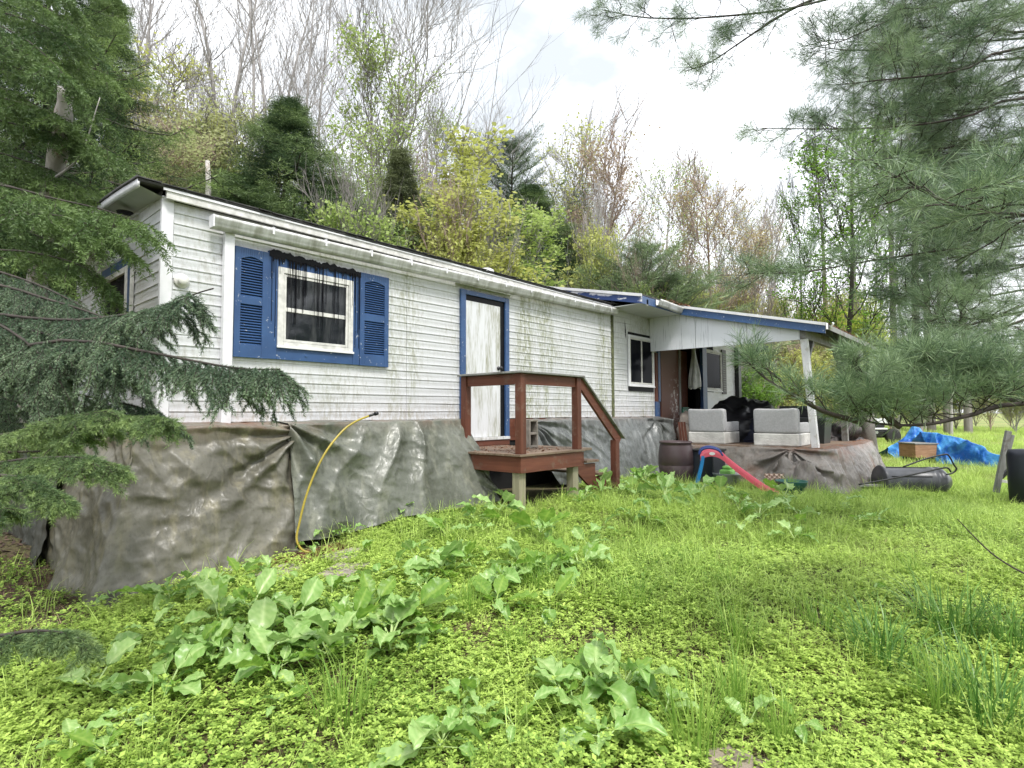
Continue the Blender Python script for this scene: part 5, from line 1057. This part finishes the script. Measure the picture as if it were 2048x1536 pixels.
# ------------------------------------------------------------------ near white pine (right)
def tuft_t(n, ln, wd, seed):            # needles radiating from a short shoot along +x; unit metres
    r = np.random.default_rng(seed); t = r.random(n)**.7*.07; a = r.random(n)*6.283; sp_ = r.uniform(.25, 1.4, n)
    d = unit(v3(np.cos(sp_), np.sin(sp_)*np.cos(a), np.sin(sp_)*np.sin(a))); l = ln*(.7+.45*r.random(n)); b = v3(t, 0, 0); tip = b+d*l[:, None]-np.array([0, 0, .0])
    sd = unit(np.cross(d, r.normal(size=(n, 3))))*wd/2; return np.stack([b-sd*.7, b+d*l[:, None]*.5+sd, tip], 1).reshape(-1, 3)
tf = [tuft_t(34, .105, .0030, k) for k in range(3)]; tfn = [tuft_t(26, .10, .0036, k+9) for k in range(3)]
def pine_bough(ctrl, n2, L2, r=.016, s0=.15, dens=6, up=.25, tl=1.):
    P = resample(ctrl, 16); parts = [btubes(P, (r*(1-np.linspace(0, 1, 16)*.8))[None], 6)]
    W, s = grow(P, n2, L2*1.45, lat=.8, fwd=.7, up=up, curve=-.12, m=5, s0=s0, s1=.99, plane=True, rnd=.7, taper=.6)
    W2, s2 = grow(W, 4, L2*.62, lat=.65, fwd=.8, up=up*.7, curve=0, m=3, s0=.25, s1=.95, plane=True, rnd=.4, taper=.3)
    parts.append(btubes(W, np.full((len(W), 5), .0035), 4)); parts.append(btubes(W2, np.full((len(W2), 3), .0022), 3))
    O = []; D = []
    for Q, q in ((W, dens-2), (W2, 2), (P[:, -6:], 5)):
        ss = .35+.65*(np.arange(q)+.5+rng.random((len(Q), q))*.5)/q; o_, d_ = along(Q, ss); O.append(o_.reshape(-1, 3)); D.append(d_.reshape(-1, 3))
    O = np.concatenate(O); D = unit(np.concatenate(D)+rng.normal(0, .12, (sum(len(x) for x in O) if False else len(O), 3)))
    near = ctrl[-1][0] is not None and np.linalg.norm(np.array(ctrl[-1])-CP) < 4.6; tp = (tfn if near else tf)[int(rng.integers(3))]; tn_ = len(tp)//3; V = place(tp, O, D, tl*(.75+.45*rng.random(len(O))), rng.random(len(O))*6)
    return parts, V, np.clip(np.repeat(.35+.35*vn(O*3, 7)+.3*(rng.random(len(O))-.5), tn_)+rng.normal(0, .25, len(O)*tn_), 0, 1)
rng = np.random.default_rng(77); TP = P3(2750, 850, 5.6); TP[2] = float(gz(TP[0], TP[1]))
A_ = []; C_ = []
far_b = [([(2500, -420, 6.2), (2000, -130, 5.9), (1650, 0, 5.6), (1450, 32, 5.4), (1300, 36, 5.3), (1205, 20, 5.2)], 34, .34),
 ([(1680, -20, 5.6), (1600, 10, 5.6), (1540, 45, 5.6), (1480, 85, 5.5), (1420, 125, 5.5), (1372, 142, 5.5)], 20, .22),
 ([(2500, -200, 6.2), (2100, -60, 6.), (1900, 5, 5.8), (1780, 40, 5.7), (1690, 80, 5.6), (1640, 92, 5.6)], 30, .45),
 ([(2500, -60, 6.2), (2100, 60, 6.), (1930, 50, 5.8), (1800, 95, 5.7), (1700, 100, 5.6), (1650, 95, 5.6)], 30, .42),
 ([(2500, 60, 6.), (2048, 95, 5.5), (1940, 135, 5.2), (1850, 152, 5.1), (1760, 160, 5.0), (1680, 170, 5.)], 28, .34),
 ([(2500, 150, 6.), (2048, 195, 5.6), (1950, 228, 5.4), (1850, 248, 5.3), (1740, 256, 5.2), (1640, 258, 5.1), (1512, 256, 5.)], 36, .34),
 ([(2500, 300, 6.2), (2100, 290, 6.), (1950, 290, 5.9), (1850, 300, 5.8), (1780, 305, 5.8)], 26, .4),
 ([(2500, 400, 6.), (2048, 440, 5.4), (1950, 488, 5.2), (1850, 505, 5.1), (1720, 525, 5.), (1600, 545, 4.9), (1480, 546, 4.9)], 40, .30),
 ([(2500, 440, 6.2), (2100, 520, 6.), (1950, 560, 5.9), (1850, 580, 5.8), (1780, 590, 5.8)], 30, .42),
 ([(2500, 520, 6.), (2048, 640, 5.2), (1950, 688, 5.1), (1900, 712, 5.0), (1850, 722, 5.0), (1800, 720, 5.)], 32, .40),
 ([(2500, 560, 5.6), (2100, 600, 5.), (1980, 640, 4.8), (1920, 650, 4.7), (1860, 640, 4.7)], 30, .42),
 ([(2500, 380, 5.8), (2100, 400, 5.4), (2000, 430, 5.2), (1900, 440, 5.1), (1820, 450, 5.)], 28, .42),
 ([(2500, 200, 5.8), (2100, 330, 5.4), (2000, 350, 5.2), (1930, 380, 5.1), (1860, 390, 5.)], 26, .42),
 ([(2500, -300, 5.8), (2200, -100, 5.4), (2050, 20, 5.2), (1960, 70, 5.1), (1880, 90, 5.)], 28, .42),
 ([(2500, 0, 5.8), (2200, 120, 5.6), (2050, 150, 5.6), (1960, 190, 5.6), (1880, 200, 5.6)], 26, .42)]
for l, n2, L2 in far_b: A_.append(pine_bough(pp(l), n2, L2, dens=6))
rp = random.Random(12)
for k in range(19):
    v0 = -140+k*46+rp.uniform(-12, 12); e = 1640+rp.uniform(-10, 150)+(60 if v0 < 60 else 0)+(210 if 200 < v0 < 500 else 0)+(150 if v0 >= 500 else 0); d = rp.uniform(6.0, 7.2); sl = rp.uniform(-40, 50)
    A_.append(pine_bough(pp([(2600, v0-140-sl, d+1), (2250, v0-50-sl*.5, d+.4), (2048, v0-10, d), (1900, v0+8+sl*.2, d-.1), ((1900+e)/2, v0+14+sl*.3, d-.2), (e, v0+12+sl*.4, d-.3)]), 32, .50, r=.02, dens=5))
near_b = [([(2500, 800, 3.6), (2048, 828, 3.3), (1950, 850, 3.25), (1860, 870, 3.2), (1790, 872, 3.2), (1740, 866, 3.2), (1700, 852, 3.2)], 34, .24, .8), ([(1720, 858, 3.2), (1650, 838, 3.2), (1590, 806, 3.2), (1530, 770, 3.25), (1480, 722, 3.3)], 9, .15, .6),
 ([(1800, 868, 3.2), (1760, 835, 3.2), (1745, 800, 3.25), (1735, 765, 3.3), (1700, 745, 3.3)], 12, .13, .4), ([(2500, 700, 4.), (2100, 770, 3.6), (1980, 790, 3.5), (1900, 795, 3.5), (1850, 785, 3.5), (1800, 775, 3.5)], 26, .26, .5),
 ([(2500, 640, 4.2), (2100, 730, 3.8), (2000, 750, 3.7), (1940, 750, 3.7), (1890, 745, 3.7)], 28, .32, .4),
 ([(2500, 760, 3.7), (2060, 815, 3.4), (1990, 790, 3.4), (1920, 770, 3.4), (1860, 745, 3.4)], 22, .25, .4)]
near_b = [([(u, v-(14 if q else 22), d) for u, v, d in l], n2, L2, up) for q, (l, n2, L2, up) in enumerate(near_b)]
for l, n2, L2, up in near_b: A_.append(pine_bough(pp(l), n2, L2, r=.017, dens=5, up=up))
vn_b = [([(2500, 470, 2.8), (2120, 440, 2.45), (2040, 428, 2.4), (1985, 425, 2.4), (1930, 415, 2.35), (1870, 395, 2.3), (1810, 365, 2.3), (1762, 338, 2.3)], 18, .20, .1),
 ([(2400, 380, 2.7), (2120, 380, 2.5), (2060, 360, 2.45), (2010, 335, 2.4)], 10, .2, .2)]
for l, n2, L2, up in vn_b: A_.append(pine_bough(pp(l), n2, L2, r=.006, dens=5, up=up))
build_boughs('white_pine', 'near white pine whose long needled boughs hang in from the right', TP, A_, leafmat('white_pine_needles', (.065, .125, .065), (.38, .50, .26), .26, .4), M['bark_dark'], (np.array([TP-(0, 0, .1), TP+(0, 0, 3), TP+(0, 0, 9)]), [.24, .2, .1]))
t = thing('pine_twig', 'thin bare pine twig arching over the grass at the right edge', 'twig', tuple(P3(2060, 1150, 2.2)))
MB().tube(smooth_path(pp([(2100, 1170, 2.2), (2035, 1140, 2.2), (1985, 1108, 2.2), (1945, 1070, 2.2), (1915, 1038, 2.2)]), 20), np.linspace(.0045, .0015, 20), 6).ob('twig_stem', M['bark_dark'], t, smooth=True)
# trees behind the photographer (seen in the window panes, shading the yard edge)
for k, (x, y, s, nm) in enumerate(((-9, -15, 1.3, S1), (1, -19, 1.25, HM), (9, -17, 1.1, S2), (-13, -7, 1.2, S2))):
    place_tree('spruce_tree', ('broad spruce behind the photographer to the left', 'hemlock straight behind the photographer', 'slim spruce behind the photographer to the right', 'spruce beside the photographer on the left')[k], nm, sp, (x, y, float(gz(x, y))), (s, s, s), k*2.)

# ------------------------------------------------------------------ lawn
def blade(r, L, w_, bend, a, b0):       # grass blade strip verts (8) from b0
    t = np.array([0, .35, .7, 1.]); d = np.array((math.cos(a), math.sin(a), 0)); s = np.array((-math.sin(a), math.cos(a), 0)); W = np.array([1, .9, .6, .05])*w_/2
    c = b0+d*(bend*L*t[:, None]**2)+np.array((0, 0, 1.))*(L*(t-.35*bend*t**2))[:, None]; return np.stack([c-s*W[:, None], c+s*W[:, None]], 1).reshape(-1, 3)
def tuft_mesh(name, seed, n, L, rad, w_, bend=(.1, .8)):
    r = np.random.default_rng(seed); V = []; F = []
    for k in range(n):
        a = r.random()*6.283; q = rad*math.sqrt(r.random()); V.append(blade(r, L*r.uniform(.5, 1.1), w_*r.uniform(.6, 1.2), r.uniform(*bend), a+r.normal(0, .6), np.array((q*math.cos(a), q*math.sin(a), -.02))))
        F += [(8*k+2*j, 8*k+2*j+1, 8*k+2*j+3, 8*k+2*j+2) for j in range(3)]
    return fastmesh(name, np.concatenate(V), np.array(F), False, {'tint': ('FACE', np.repeat(r.random(n), 3))})
def weed_mesh(name, seed, ns, rad, ls, h):  # small opposite leaved weeds, several stems
    r = np.random.default_rng(seed); V = []
    for k in range(ns):
        a = r.random()*6.283; q = rad*math.sqrt(r.random()); b = np.array((q*math.cos(a), q*math.sin(a), 0)); hh = h*r.uniform(.4, 1.1); ln = r.normal(0, .35, 2)*hh
        for j in range(r.integers(2, 4)):
            z = hh*(1-j*.3); c = b+np.array((ln[0]*z/hh, ln[1]*z/hh, z)); ph = r.random()*3.14
            for m_ in range(4 if j == 0 else 2):
                an = ph+m_*(math.pi/2 if j == 0 else math.pi); d = np.array((math.cos(an), math.sin(an), r.uniform(-.1, .55))); d /= np.linalg.norm(d); s = np.array((-math.sin(an), math.cos(an), 0)); l = ls*r.uniform(.7, 1.2)*(1 if j else .8)
                V.append(np.array([c, c+d*l*.5+s*l*.30+(0, 0, l*.10), c+d*l, c+d*l*.5-s*l*.30+(0, 0, l*.10)]))
    V = np.concatenate(V); return fastmesh(name, V, np.arange(len(V)).reshape(-1, 4), False, {'tint': ('FACE', r.random(len(V)//4))})
gm1 = leafmat('ground_weed_leaves', (.09, .20, .03), (.38, .50, .11), .28, .5, True, .2); gm2 = leafmat('lawn_grass_blades', (.12, .22, .035), (.42, .55, .14), .3, .45, True, .25); gm3 = leafmat('dead_grass', (.20, .12, .07), (.44, .34, .20), .2, .8, True)
def source(me, mat):
    me.materials.append(mat); o = bpy.data.objects.new(me.name, me); return o
def gn_scatter(name, label, cat_, pts, rot, scl, tint, idx, sources):
    c = bpy.data.collections.new(name+'_kinds')
    for s in sources: c.objects.link(s)
    me = bpy.data.meshes.new(name); me.vertices.add(len(pts)); me.vertices.foreach_set('co', np.ascontiguousarray(pts, np.float32).ravel())
    for n_, ty, a in (('rot', 'FLOAT_VECTOR', rot), ('scl', 'FLOAT', scl), ('tint', 'FLOAT', tint), ('idx', 'INT', idx)):
        at = me.attributes.new(n_, ty, 'POINT'); at.data.foreach_set('vector' if ty == 'FLOAT_VECTOR' else 'value', np.ascontiguousarray(a, np.int32 if ty == 'INT' else np.float32).ravel())
    o = link(name, me, None, None, 'stuff'); o['label'] = label; o['category'] = cat_
    g = bpy.data.node_groups.new(name, 'GeometryNodeTree'); g.interface.new_socket('Geometry', in_out='INPUT', socket_type='NodeSocketGeometry'); g.interface.new_socket('Geometry', in_out='OUTPUT', socket_type='NodeSocketGeometry')
    N = g.nodes; gi = N.new('NodeGroupInput'); go = N.new('NodeGroupOutput'); ip = N.new('GeometryNodeInstanceOnPoints'); ci = N.new('GeometryNodeCollectionInfo')
    ci.inputs[0].default_value = c; ci.inputs['Separate Children'].default_value = True; ci.inputs['Reset Children'].default_value = True
    def na(n_, dt): a = N.new('GeometryNodeInputNamedAttribute'); a.data_type = dt; a.inputs['Name'].default_value = n_; return [s for s in a.outputs if s.enabled and s.name == 'Attribute'][0]
    g.links.new(gi.outputs[0], ip.inputs['Points']); g.links.new(ci.outputs[0], ip.inputs['Instance']); ip.inputs['Pick Instance'].default_value = True
    g.links.new(na('idx', 'INT'), ip.inputs['Instance Index']); g.links.new(na('rot', 'FLOAT_VECTOR'), ip.inputs['Rotation']); g.links.new(na('scl', 'FLOAT'), ip.inputs['Scale']); g.links.new(ip.outputs[0], go.inputs[0])
    md = o.modifiers.new('scatter', 'NODES'); md.node_group = g; return o
def blocked(x, y):
    b = (x > -.62) & (x < 3.35) & (y > -.84) & (y < 3.6); b |= (x > 3.3) & (x < 5.6) & (y > -1.45) & (y < 3.3); b |= (x > 5.5) & (x < 14.4) & (y > -.65) & (y < 3.3); b |= (x > 8.85) & (x < 14.3) & (y > -3.7) & (y < 0); return b
def bare_mask(x, y):                     # 1 = bare soil
    d = 1-sst(.0, .45, np.hypot((x-.95)/.75, (y+1.1)/.32)-.55); d = np.maximum(d, sst(-.35, -.6, x)*sst(-1.5, -.6, y)*.96)
    t_ = ((x-3.2)*1.6+(y+4.3)*1.0); d = np.maximum(d, .6*np.exp(-((x-2.4-(y+4.6)*-.9)/.35)**2)*(vn(v3(x*2.2, y*2.2), 31) > -.15)*sst(-2.6, -3.3, y)); return np.maximum(d, .7*sst(.42, .7, fbm(v3(x*1.6, y*1.6), 3, 44)))
def ground_pts(n, x0, x1, y0, y1, keep, dmax=60, dmin=1.4, wedge=True):
    x = rng.uniform(x0, x1, n); y = rng.uniform(y0, y1, n); q = v3(x, y)-np.array((CP[0], CP[1], 0)); dep = q@F_; lat = (q@R_)/np.maximum(dep, .1)
    ok = (dep > dmin) & (dep < dmax) & (np.abs(lat) < 1.12) & ~blocked(x, y) & (rng.random(n) < keep(x, y, dep)); x, y = x[ok], y[ok]; return v3(x, y, gz(x, y)), dep[ok]
rng = np.random.default_rng(101)
srcW = [source(weed_mesh('weed_patch', k, 40, .17, .020, .045), gm1) for k in range(4)]
srcG = [source(tuft_mesh('grass_patch', 20+k, 40, .17, .14, .0045), gm2) for k in range(3)]
srcS = [source(tuft_mesh('dry_patch', 30+k, 26, .10, .13, .004, (.9, 2.5)), gm3) for k in range(2)]
def sc(name, label, n, box, keep, src, s0, s1, tb, **k):
    P, d = ground_pts(n, *box, keep, **k); m = len(P); r = v3(rng.normal(0, .12, m), rng.normal(0, .12, m), rng.random(m)*6.283)
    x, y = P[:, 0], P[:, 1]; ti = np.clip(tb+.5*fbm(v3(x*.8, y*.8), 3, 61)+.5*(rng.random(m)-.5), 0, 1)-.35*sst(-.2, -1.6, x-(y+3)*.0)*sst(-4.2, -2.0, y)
    return gn_scatter(name, label, 'ground cover', P, r, s0+(s1-s0)*rng.random(m), np.clip(ti, 0, 1), rng.integers(0, len(src), m), src)
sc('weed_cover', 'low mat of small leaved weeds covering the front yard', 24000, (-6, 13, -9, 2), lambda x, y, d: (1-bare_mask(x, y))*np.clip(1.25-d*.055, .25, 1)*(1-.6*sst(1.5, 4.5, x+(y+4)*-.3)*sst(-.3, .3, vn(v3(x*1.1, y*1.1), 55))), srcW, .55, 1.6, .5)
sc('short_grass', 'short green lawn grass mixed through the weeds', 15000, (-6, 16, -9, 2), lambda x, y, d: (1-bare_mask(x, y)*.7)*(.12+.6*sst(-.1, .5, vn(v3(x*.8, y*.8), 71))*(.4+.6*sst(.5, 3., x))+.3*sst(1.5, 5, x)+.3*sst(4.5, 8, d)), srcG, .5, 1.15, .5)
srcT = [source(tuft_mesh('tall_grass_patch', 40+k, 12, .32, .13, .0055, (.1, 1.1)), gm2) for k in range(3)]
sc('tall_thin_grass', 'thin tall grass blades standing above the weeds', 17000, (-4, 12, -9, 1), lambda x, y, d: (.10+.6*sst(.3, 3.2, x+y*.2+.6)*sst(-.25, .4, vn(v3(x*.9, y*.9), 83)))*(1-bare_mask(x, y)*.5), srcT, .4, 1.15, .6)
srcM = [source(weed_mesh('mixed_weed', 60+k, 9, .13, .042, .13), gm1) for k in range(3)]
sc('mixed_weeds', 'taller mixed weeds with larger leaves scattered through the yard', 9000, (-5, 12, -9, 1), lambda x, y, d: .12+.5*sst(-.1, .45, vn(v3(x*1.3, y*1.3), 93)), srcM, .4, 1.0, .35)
sc('far_grass', 'yellowish rough grass in the field beyond the porch', 14000, (7, 60, -16, 14), lambda x, y, d: np.clip(.9-d*.012, .2, 1), srcG, 1.0, 2.2, .75, dmin=9)
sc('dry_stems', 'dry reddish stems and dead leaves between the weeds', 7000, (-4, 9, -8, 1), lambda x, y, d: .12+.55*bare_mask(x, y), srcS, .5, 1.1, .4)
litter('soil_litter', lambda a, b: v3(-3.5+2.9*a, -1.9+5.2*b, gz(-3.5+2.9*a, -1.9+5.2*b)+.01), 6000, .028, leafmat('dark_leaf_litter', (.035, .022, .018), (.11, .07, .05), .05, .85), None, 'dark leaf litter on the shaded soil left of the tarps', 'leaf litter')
# individual tall grass clumps
GT = [tuft_mesh('grass_clump', 50+k, 100, .38, .12, .0062, (.05, .8)) for k in range(3)]; GT.append(tuft_mesh('grass_clump', 60, 170, .42, .15, .008, (.1, 1.1)))
gmA = leafmat('tall_grass_blades', (.13, .27, .035), (.38, .54, .12), .4, .35); gmB = leafmat('blue_green_grass_blades', (.06, .16, .03), (.24, .42, .10), .35, .35)
def at_ground(u, v):
    o = F_+R2*(u-1024)/FPX-U2*(v-768)/FPX; s = 2.
    for _ in range(30): p = CP+o*s; s = s*(CP[2]-float(gz(p[0], p[1], False)))/max(1e-3, CP[2]-p[2])
    return CP+o*s
clumps = [(690, 1440, 1.15, 0, 'tall upright grass clump between the broad leaves and the bottom edge'), (930, 1230, .9, 0, 'grass clump growing among broad leaves below the steps'), (1075, 1180, .85, 0, 'grass clump below the deck post in a patch of broad leaves'), (1265, 1220, .9, 1, 'thin upright grass clump in the middle of the lawn'), (1770, 1330, 1.1, 3, 'dark green dense grass clump at the right of the lawn'),
  (1900, 1270, 1.15, 3, 'blue green grass clump right of the dark dense clump'), (1480, 1300, 1., 1, 'sparse grass clump left of the bare reddish patch'), (1390, 1500, 1.1, 2, 'grass clump growing just behind the stones'), (1640, 1260, 1.0, 1, 'long thin grass clump beside the bare reddish patch'), (1980, 1450, 1.2, 3, 'arching grass clump at the lower right corner'),
  (1880, 1430, 1.1, 2, 'arching grass clump left of the lower right corner'), (1470, 1420, .9, 2, 'short grass clump above the stones'), (1610, 1090, .8, 1, 'grass clump right of broad leaves below the green planter'), (1540, 1010, .7, 2, 'grass clump at the foot of the toy slide'), (1345, 945, .8, 2, 'tall grass clump against the brown barrel'), (1380, 950, .7, 1, 'grass clump between the barrel and the slide'),
  (1720, 1000, .9, 2, 'grass clump at the corner of the porch tarp'), (1660, 1010, .9, 1, 'grass clump beside the wrapped stump'), (1800, 1030, .8, 2, 'grass clump before the lying trash can'), (1900, 1040, .8, 1, 'grass clump right of the lying trash can'), (1120, 1360, .6, 1, 'short grass clump left of the spotted broad leaf'), (1030, 1300, .6, 1, 'short sparse grass clump in the mid lawn'),
  (850, 1170, .55, 0, 'small grass clump near the green grey tarp'), (1450, 1180, .7, 1, 'loose grass clump in the centre right lawn'), (1830, 1150, .7, 1, 'loose grass clump below the pine twig'), (2030, 1300, 1., 3, 'dense grass clump cut by the right edge'), (1560, 1480, .8, 2, 'grass clump right of the stones'), (300, 1250, .45, 0, 'small grass clump near the tarp corner')]
for k, (u, v, s, kd, lab) in enumerate(clumps):
    p = at_ground(u, v); o = bpy.data.objects.new('grass_clump', GT[kd]); COL.objects.link(o)
    if not GT[kd].materials: GT[kd].materials.append(gmB if kd == 3 else gmA)
    o.location = p; o.scale = (s, s, s*random.uniform(.9, 1.15)); o.rotation_euler[2] = random.random()*6; tag(o, lab, 'grass clump', 'tall grass clumps in the yard')
pg = bpy.data.objects.new('planted_grass', GT[1]); COL.objects.link(pg); pg.location = (7.95, -3.2, -1.09); pg.scale = (.75, .75, .5); tag(pg, 'loose grass growing out of the dark green planter tub', 'grass')
# broad leaved docks: every leaf an object
def dock_leaf(seed, curl):
    r = np.random.default_rng(seed); st = .38
    def f(u, v):
        t = u; w_ = .25*np.sin(np.clip(t, 0, 1)**.80*math.pi)**.78*(1-.1*t)+.004; x = (v-.5)*2
        out = st+t*1.0; up = .42+.75*t-curl*t**2*1.25; wave = .045*np.sin(t*19+x*2+seed)*np.abs(x)**1.5+.03*vn(v3(t*6, x*2, seed))
        return v3(out*.74, x*w_, up*.55+np.abs(x)*w_*.42+wave)
    nu, nv = 12, 8; u, v = np.meshgrid(np.linspace(0, 1, nu+1), np.linspace(0, 1, nv+1), indexing='ij'); P = f(u, v).reshape(-1, 3)
    i = np.arange(nu)[:, None]*(nv+1)+np.arange(nv)[None]; F = np.stack([i, i+nv+1, i+nv+2, i+1], -1).reshape(-1, 4)
    tv = np.repeat(r.random(), len(P))*.35+.5*np.exp(-(np.abs((v-.5)*2)/.16)**2).ravel()+.15*np.sin(u*30+np.abs(v-.5)*14).ravel()
    e = P.reshape(nu+1, nv+1, 3)[0].mean(0); S = np.array([[0, -.018, -.06], [0, .018, -.06], e+(0, .02, 0), e-(0, .02, 0)]); V = np.vstack([P, S]); n = len(P); F = np.vstack([F, [[n, n+1, n+2, n+3]]])
    return fastmesh('leaf', V, F, True, {'tint': ('POINT', np.r_[tv, [.9]*4])})
DL = [dock_leaf(k, c) for k, c in enumerate((.35, .6, .85, 1.1, .5, .15))]
dm = leafmat('dock_leaves', (.20, .37, .08), (.54, .68, .29), .32, .36, spec=.55)  # pale sky sheen on the leaves is put into these colours
dm2 = leafmat('young_dock_leaves', (.16, .32, .04), (.40, .56, .11), .5, .4, spec=.5)  # young leaf green, with a backlit look put into the colour
DL2 = [dock_leaf(k+20, c) for k, c in enumerate((.2, .05, .4))]
for m_ in DL: m_.materials.append(dm)
for m_ in DL2: m_.materials.append(dm2)
DL = DL*2+DL2
docks = [(185, 1400, .9), (230, 1215, .7), (300, 1290, .8), (340, 1215, 1.1), (380, 1330, .9), (335, 1400, .9), (420, 1345, 1.), (440, 1260, .9), (500, 1240, 1.), (520, 1330, 1.15), (545, 1365, 1.), (590, 1270, 1.0), (640, 1230, .8), (670, 1190, .7), (600, 1180, .6), (480, 1175, .9), (540, 1190, .9), (400, 1200, .8), (660, 1330, 1.), (700, 1280, 1.1), (745, 1240, 1.1), (780, 1300, 1.),
 (820, 1250, 1.1), (850, 1200, .9), (760, 1170, .9), (720, 1120, .7), (830, 1130, .8), (890, 1090, .8), (950, 1060, .8), (1000, 1040, .8), (880, 1160, 1.), (930, 1140, .9), (1000, 1180, 1.), (1040, 1150, 1.2), (1080, 1090, 1.3), (1110, 1160, 1.1), (1160, 1150, 1.), (1180, 1110, .9), (990, 1230, .9), (1100, 1230, .8), (870, 1270, .9),
 (1170, 1010, .8), (1200, 990, .9), (1240, 1000, .8), (1290, 975, 1.0), (1330, 1010, 1.25), (1400, 1000, .9), (1440, 1010, .9), (1480, 1040, .8), (1520, 1050, .8), (1570, 1010, .9), (1600, 1050, .9), (1260, 1050, .7), (1480, 1075, .6), (1590, 1100, .6), (1750, 1060, .6), (1300, 1060, .6), (1690, 1020, .6), (1720, 1060, .5),
 (1130, 1420, 1.1), (1190, 1400, 1.2), (1250, 1400, 1.1), (1230, 1500, 1.2), (960, 1470, .8), (920, 1420, .6), (880, 1520, 1.1), (1030, 1480, .6), (1500, 1470, .6), (140, 1530, .7), (210, 1540, .6), (980, 1120, .7), (620, 1110, .5), (650, 1090, .5), (700, 1090, .5), (560, 1440, .6), (250, 1470, .5), (800, 1050, .6), (1750, 1200, .5), (1600, 1480, .5), (1330, 1450, .6)]
def zone(u, v):
    if v > 1380: return 'at the bottom edge of the lawn' if 800 < u < 1450 else 'in the lower left weeds' if u < 800 else 'in the lower right grass'
    if u < 460: return 'in front of the brown tarp'
    if u < 700: return 'beside the paver slabs and yellow hose'
    if u < 900: return 'in front of the green grey tarp'
    if u < 1220: return 'in front of the entry deck'
    if u < 1420: return 'between the deck steps and the barrel'
    return 'in front of the porch tarps and slide'
def zlabel(u, v, s): return 'large' if s >= 1.1 else 'small' if s < .7 else 'middling'
rd = random.Random(9)
ex_ = []
for (u, v, s) in docks:
    if s >= .75: ex_.append((u+rd.uniform(-38, 38), v+rd.uniform(-26, 26), s*rd.uniform(.55, .8)))
docks += [e for e in ex_ if not (e[0] < 950 and e[1] < 1110-(e[0]-600)*.28)]
ORD = 'leftmost|second|third|fourth|fifth|sixth|seventh|eighth|ninth|tenth|eleventh|twelfth|thirteenth|fourteenth|fifteenth|sixteenth|seventeenth|eighteenth|nineteenth|twentieth'.split('|')
fam = {}
for (u, v, s) in docks: fam.setdefault((zlabel(u, v, s), zone(u, v)), []).append(u)
for (u, v, s) in docks:
    p = at_ground(u, v); z = zone(u, v); fu = sorted(fam[(zlabel(u, v, s), z)]); rk = fu.index(u)
    lab_ = f'{zlabel(u, v, s)} broad leaved dock plant {z}' if len(fu) == 1 else (f'leftmost {zlabel(u, v, s)} broad leaved dock plant {z}' if rk == 0 else f'rightmost {zlabel(u, v, s)} broad leaved dock plant {z}' if rk == len(fu)-1 else f'{zlabel(u, v, s)} dock plant {z}, {ORD[min(rk, 19)]} from left')
    t = thing('dock_plant', lab_, 'dock plant', tuple(p), ('large' if s >= 1.1 else 'small' if s < .7 else 'middling')+' dock plants '+z, world=False)
    n = 4+int(5*min(s, 1.1)*rd.random())+3*(s > .9); a0 = rd.random()*6.28; sz = .235*min(s, 1.05)*(1.25 if v < 1110 else 1); t.location.z += .07+.05*(v < 1110)
    for k in range(n):
        o = bpy.data.objects.new('leaf', rd.choice(DL)); COL.objects.link(o); o.parent = t; o.rotation_euler = (rd.gauss(0, .3), rd.gauss(.05, .33), a0+k*2.4+rd.gauss(0, .3)); q = sz*rd.uniform(.55, 1.35); o.scale = (q, q*rd.uniform(.8, 1.15), q*rd.uniform(.6, 1.1))
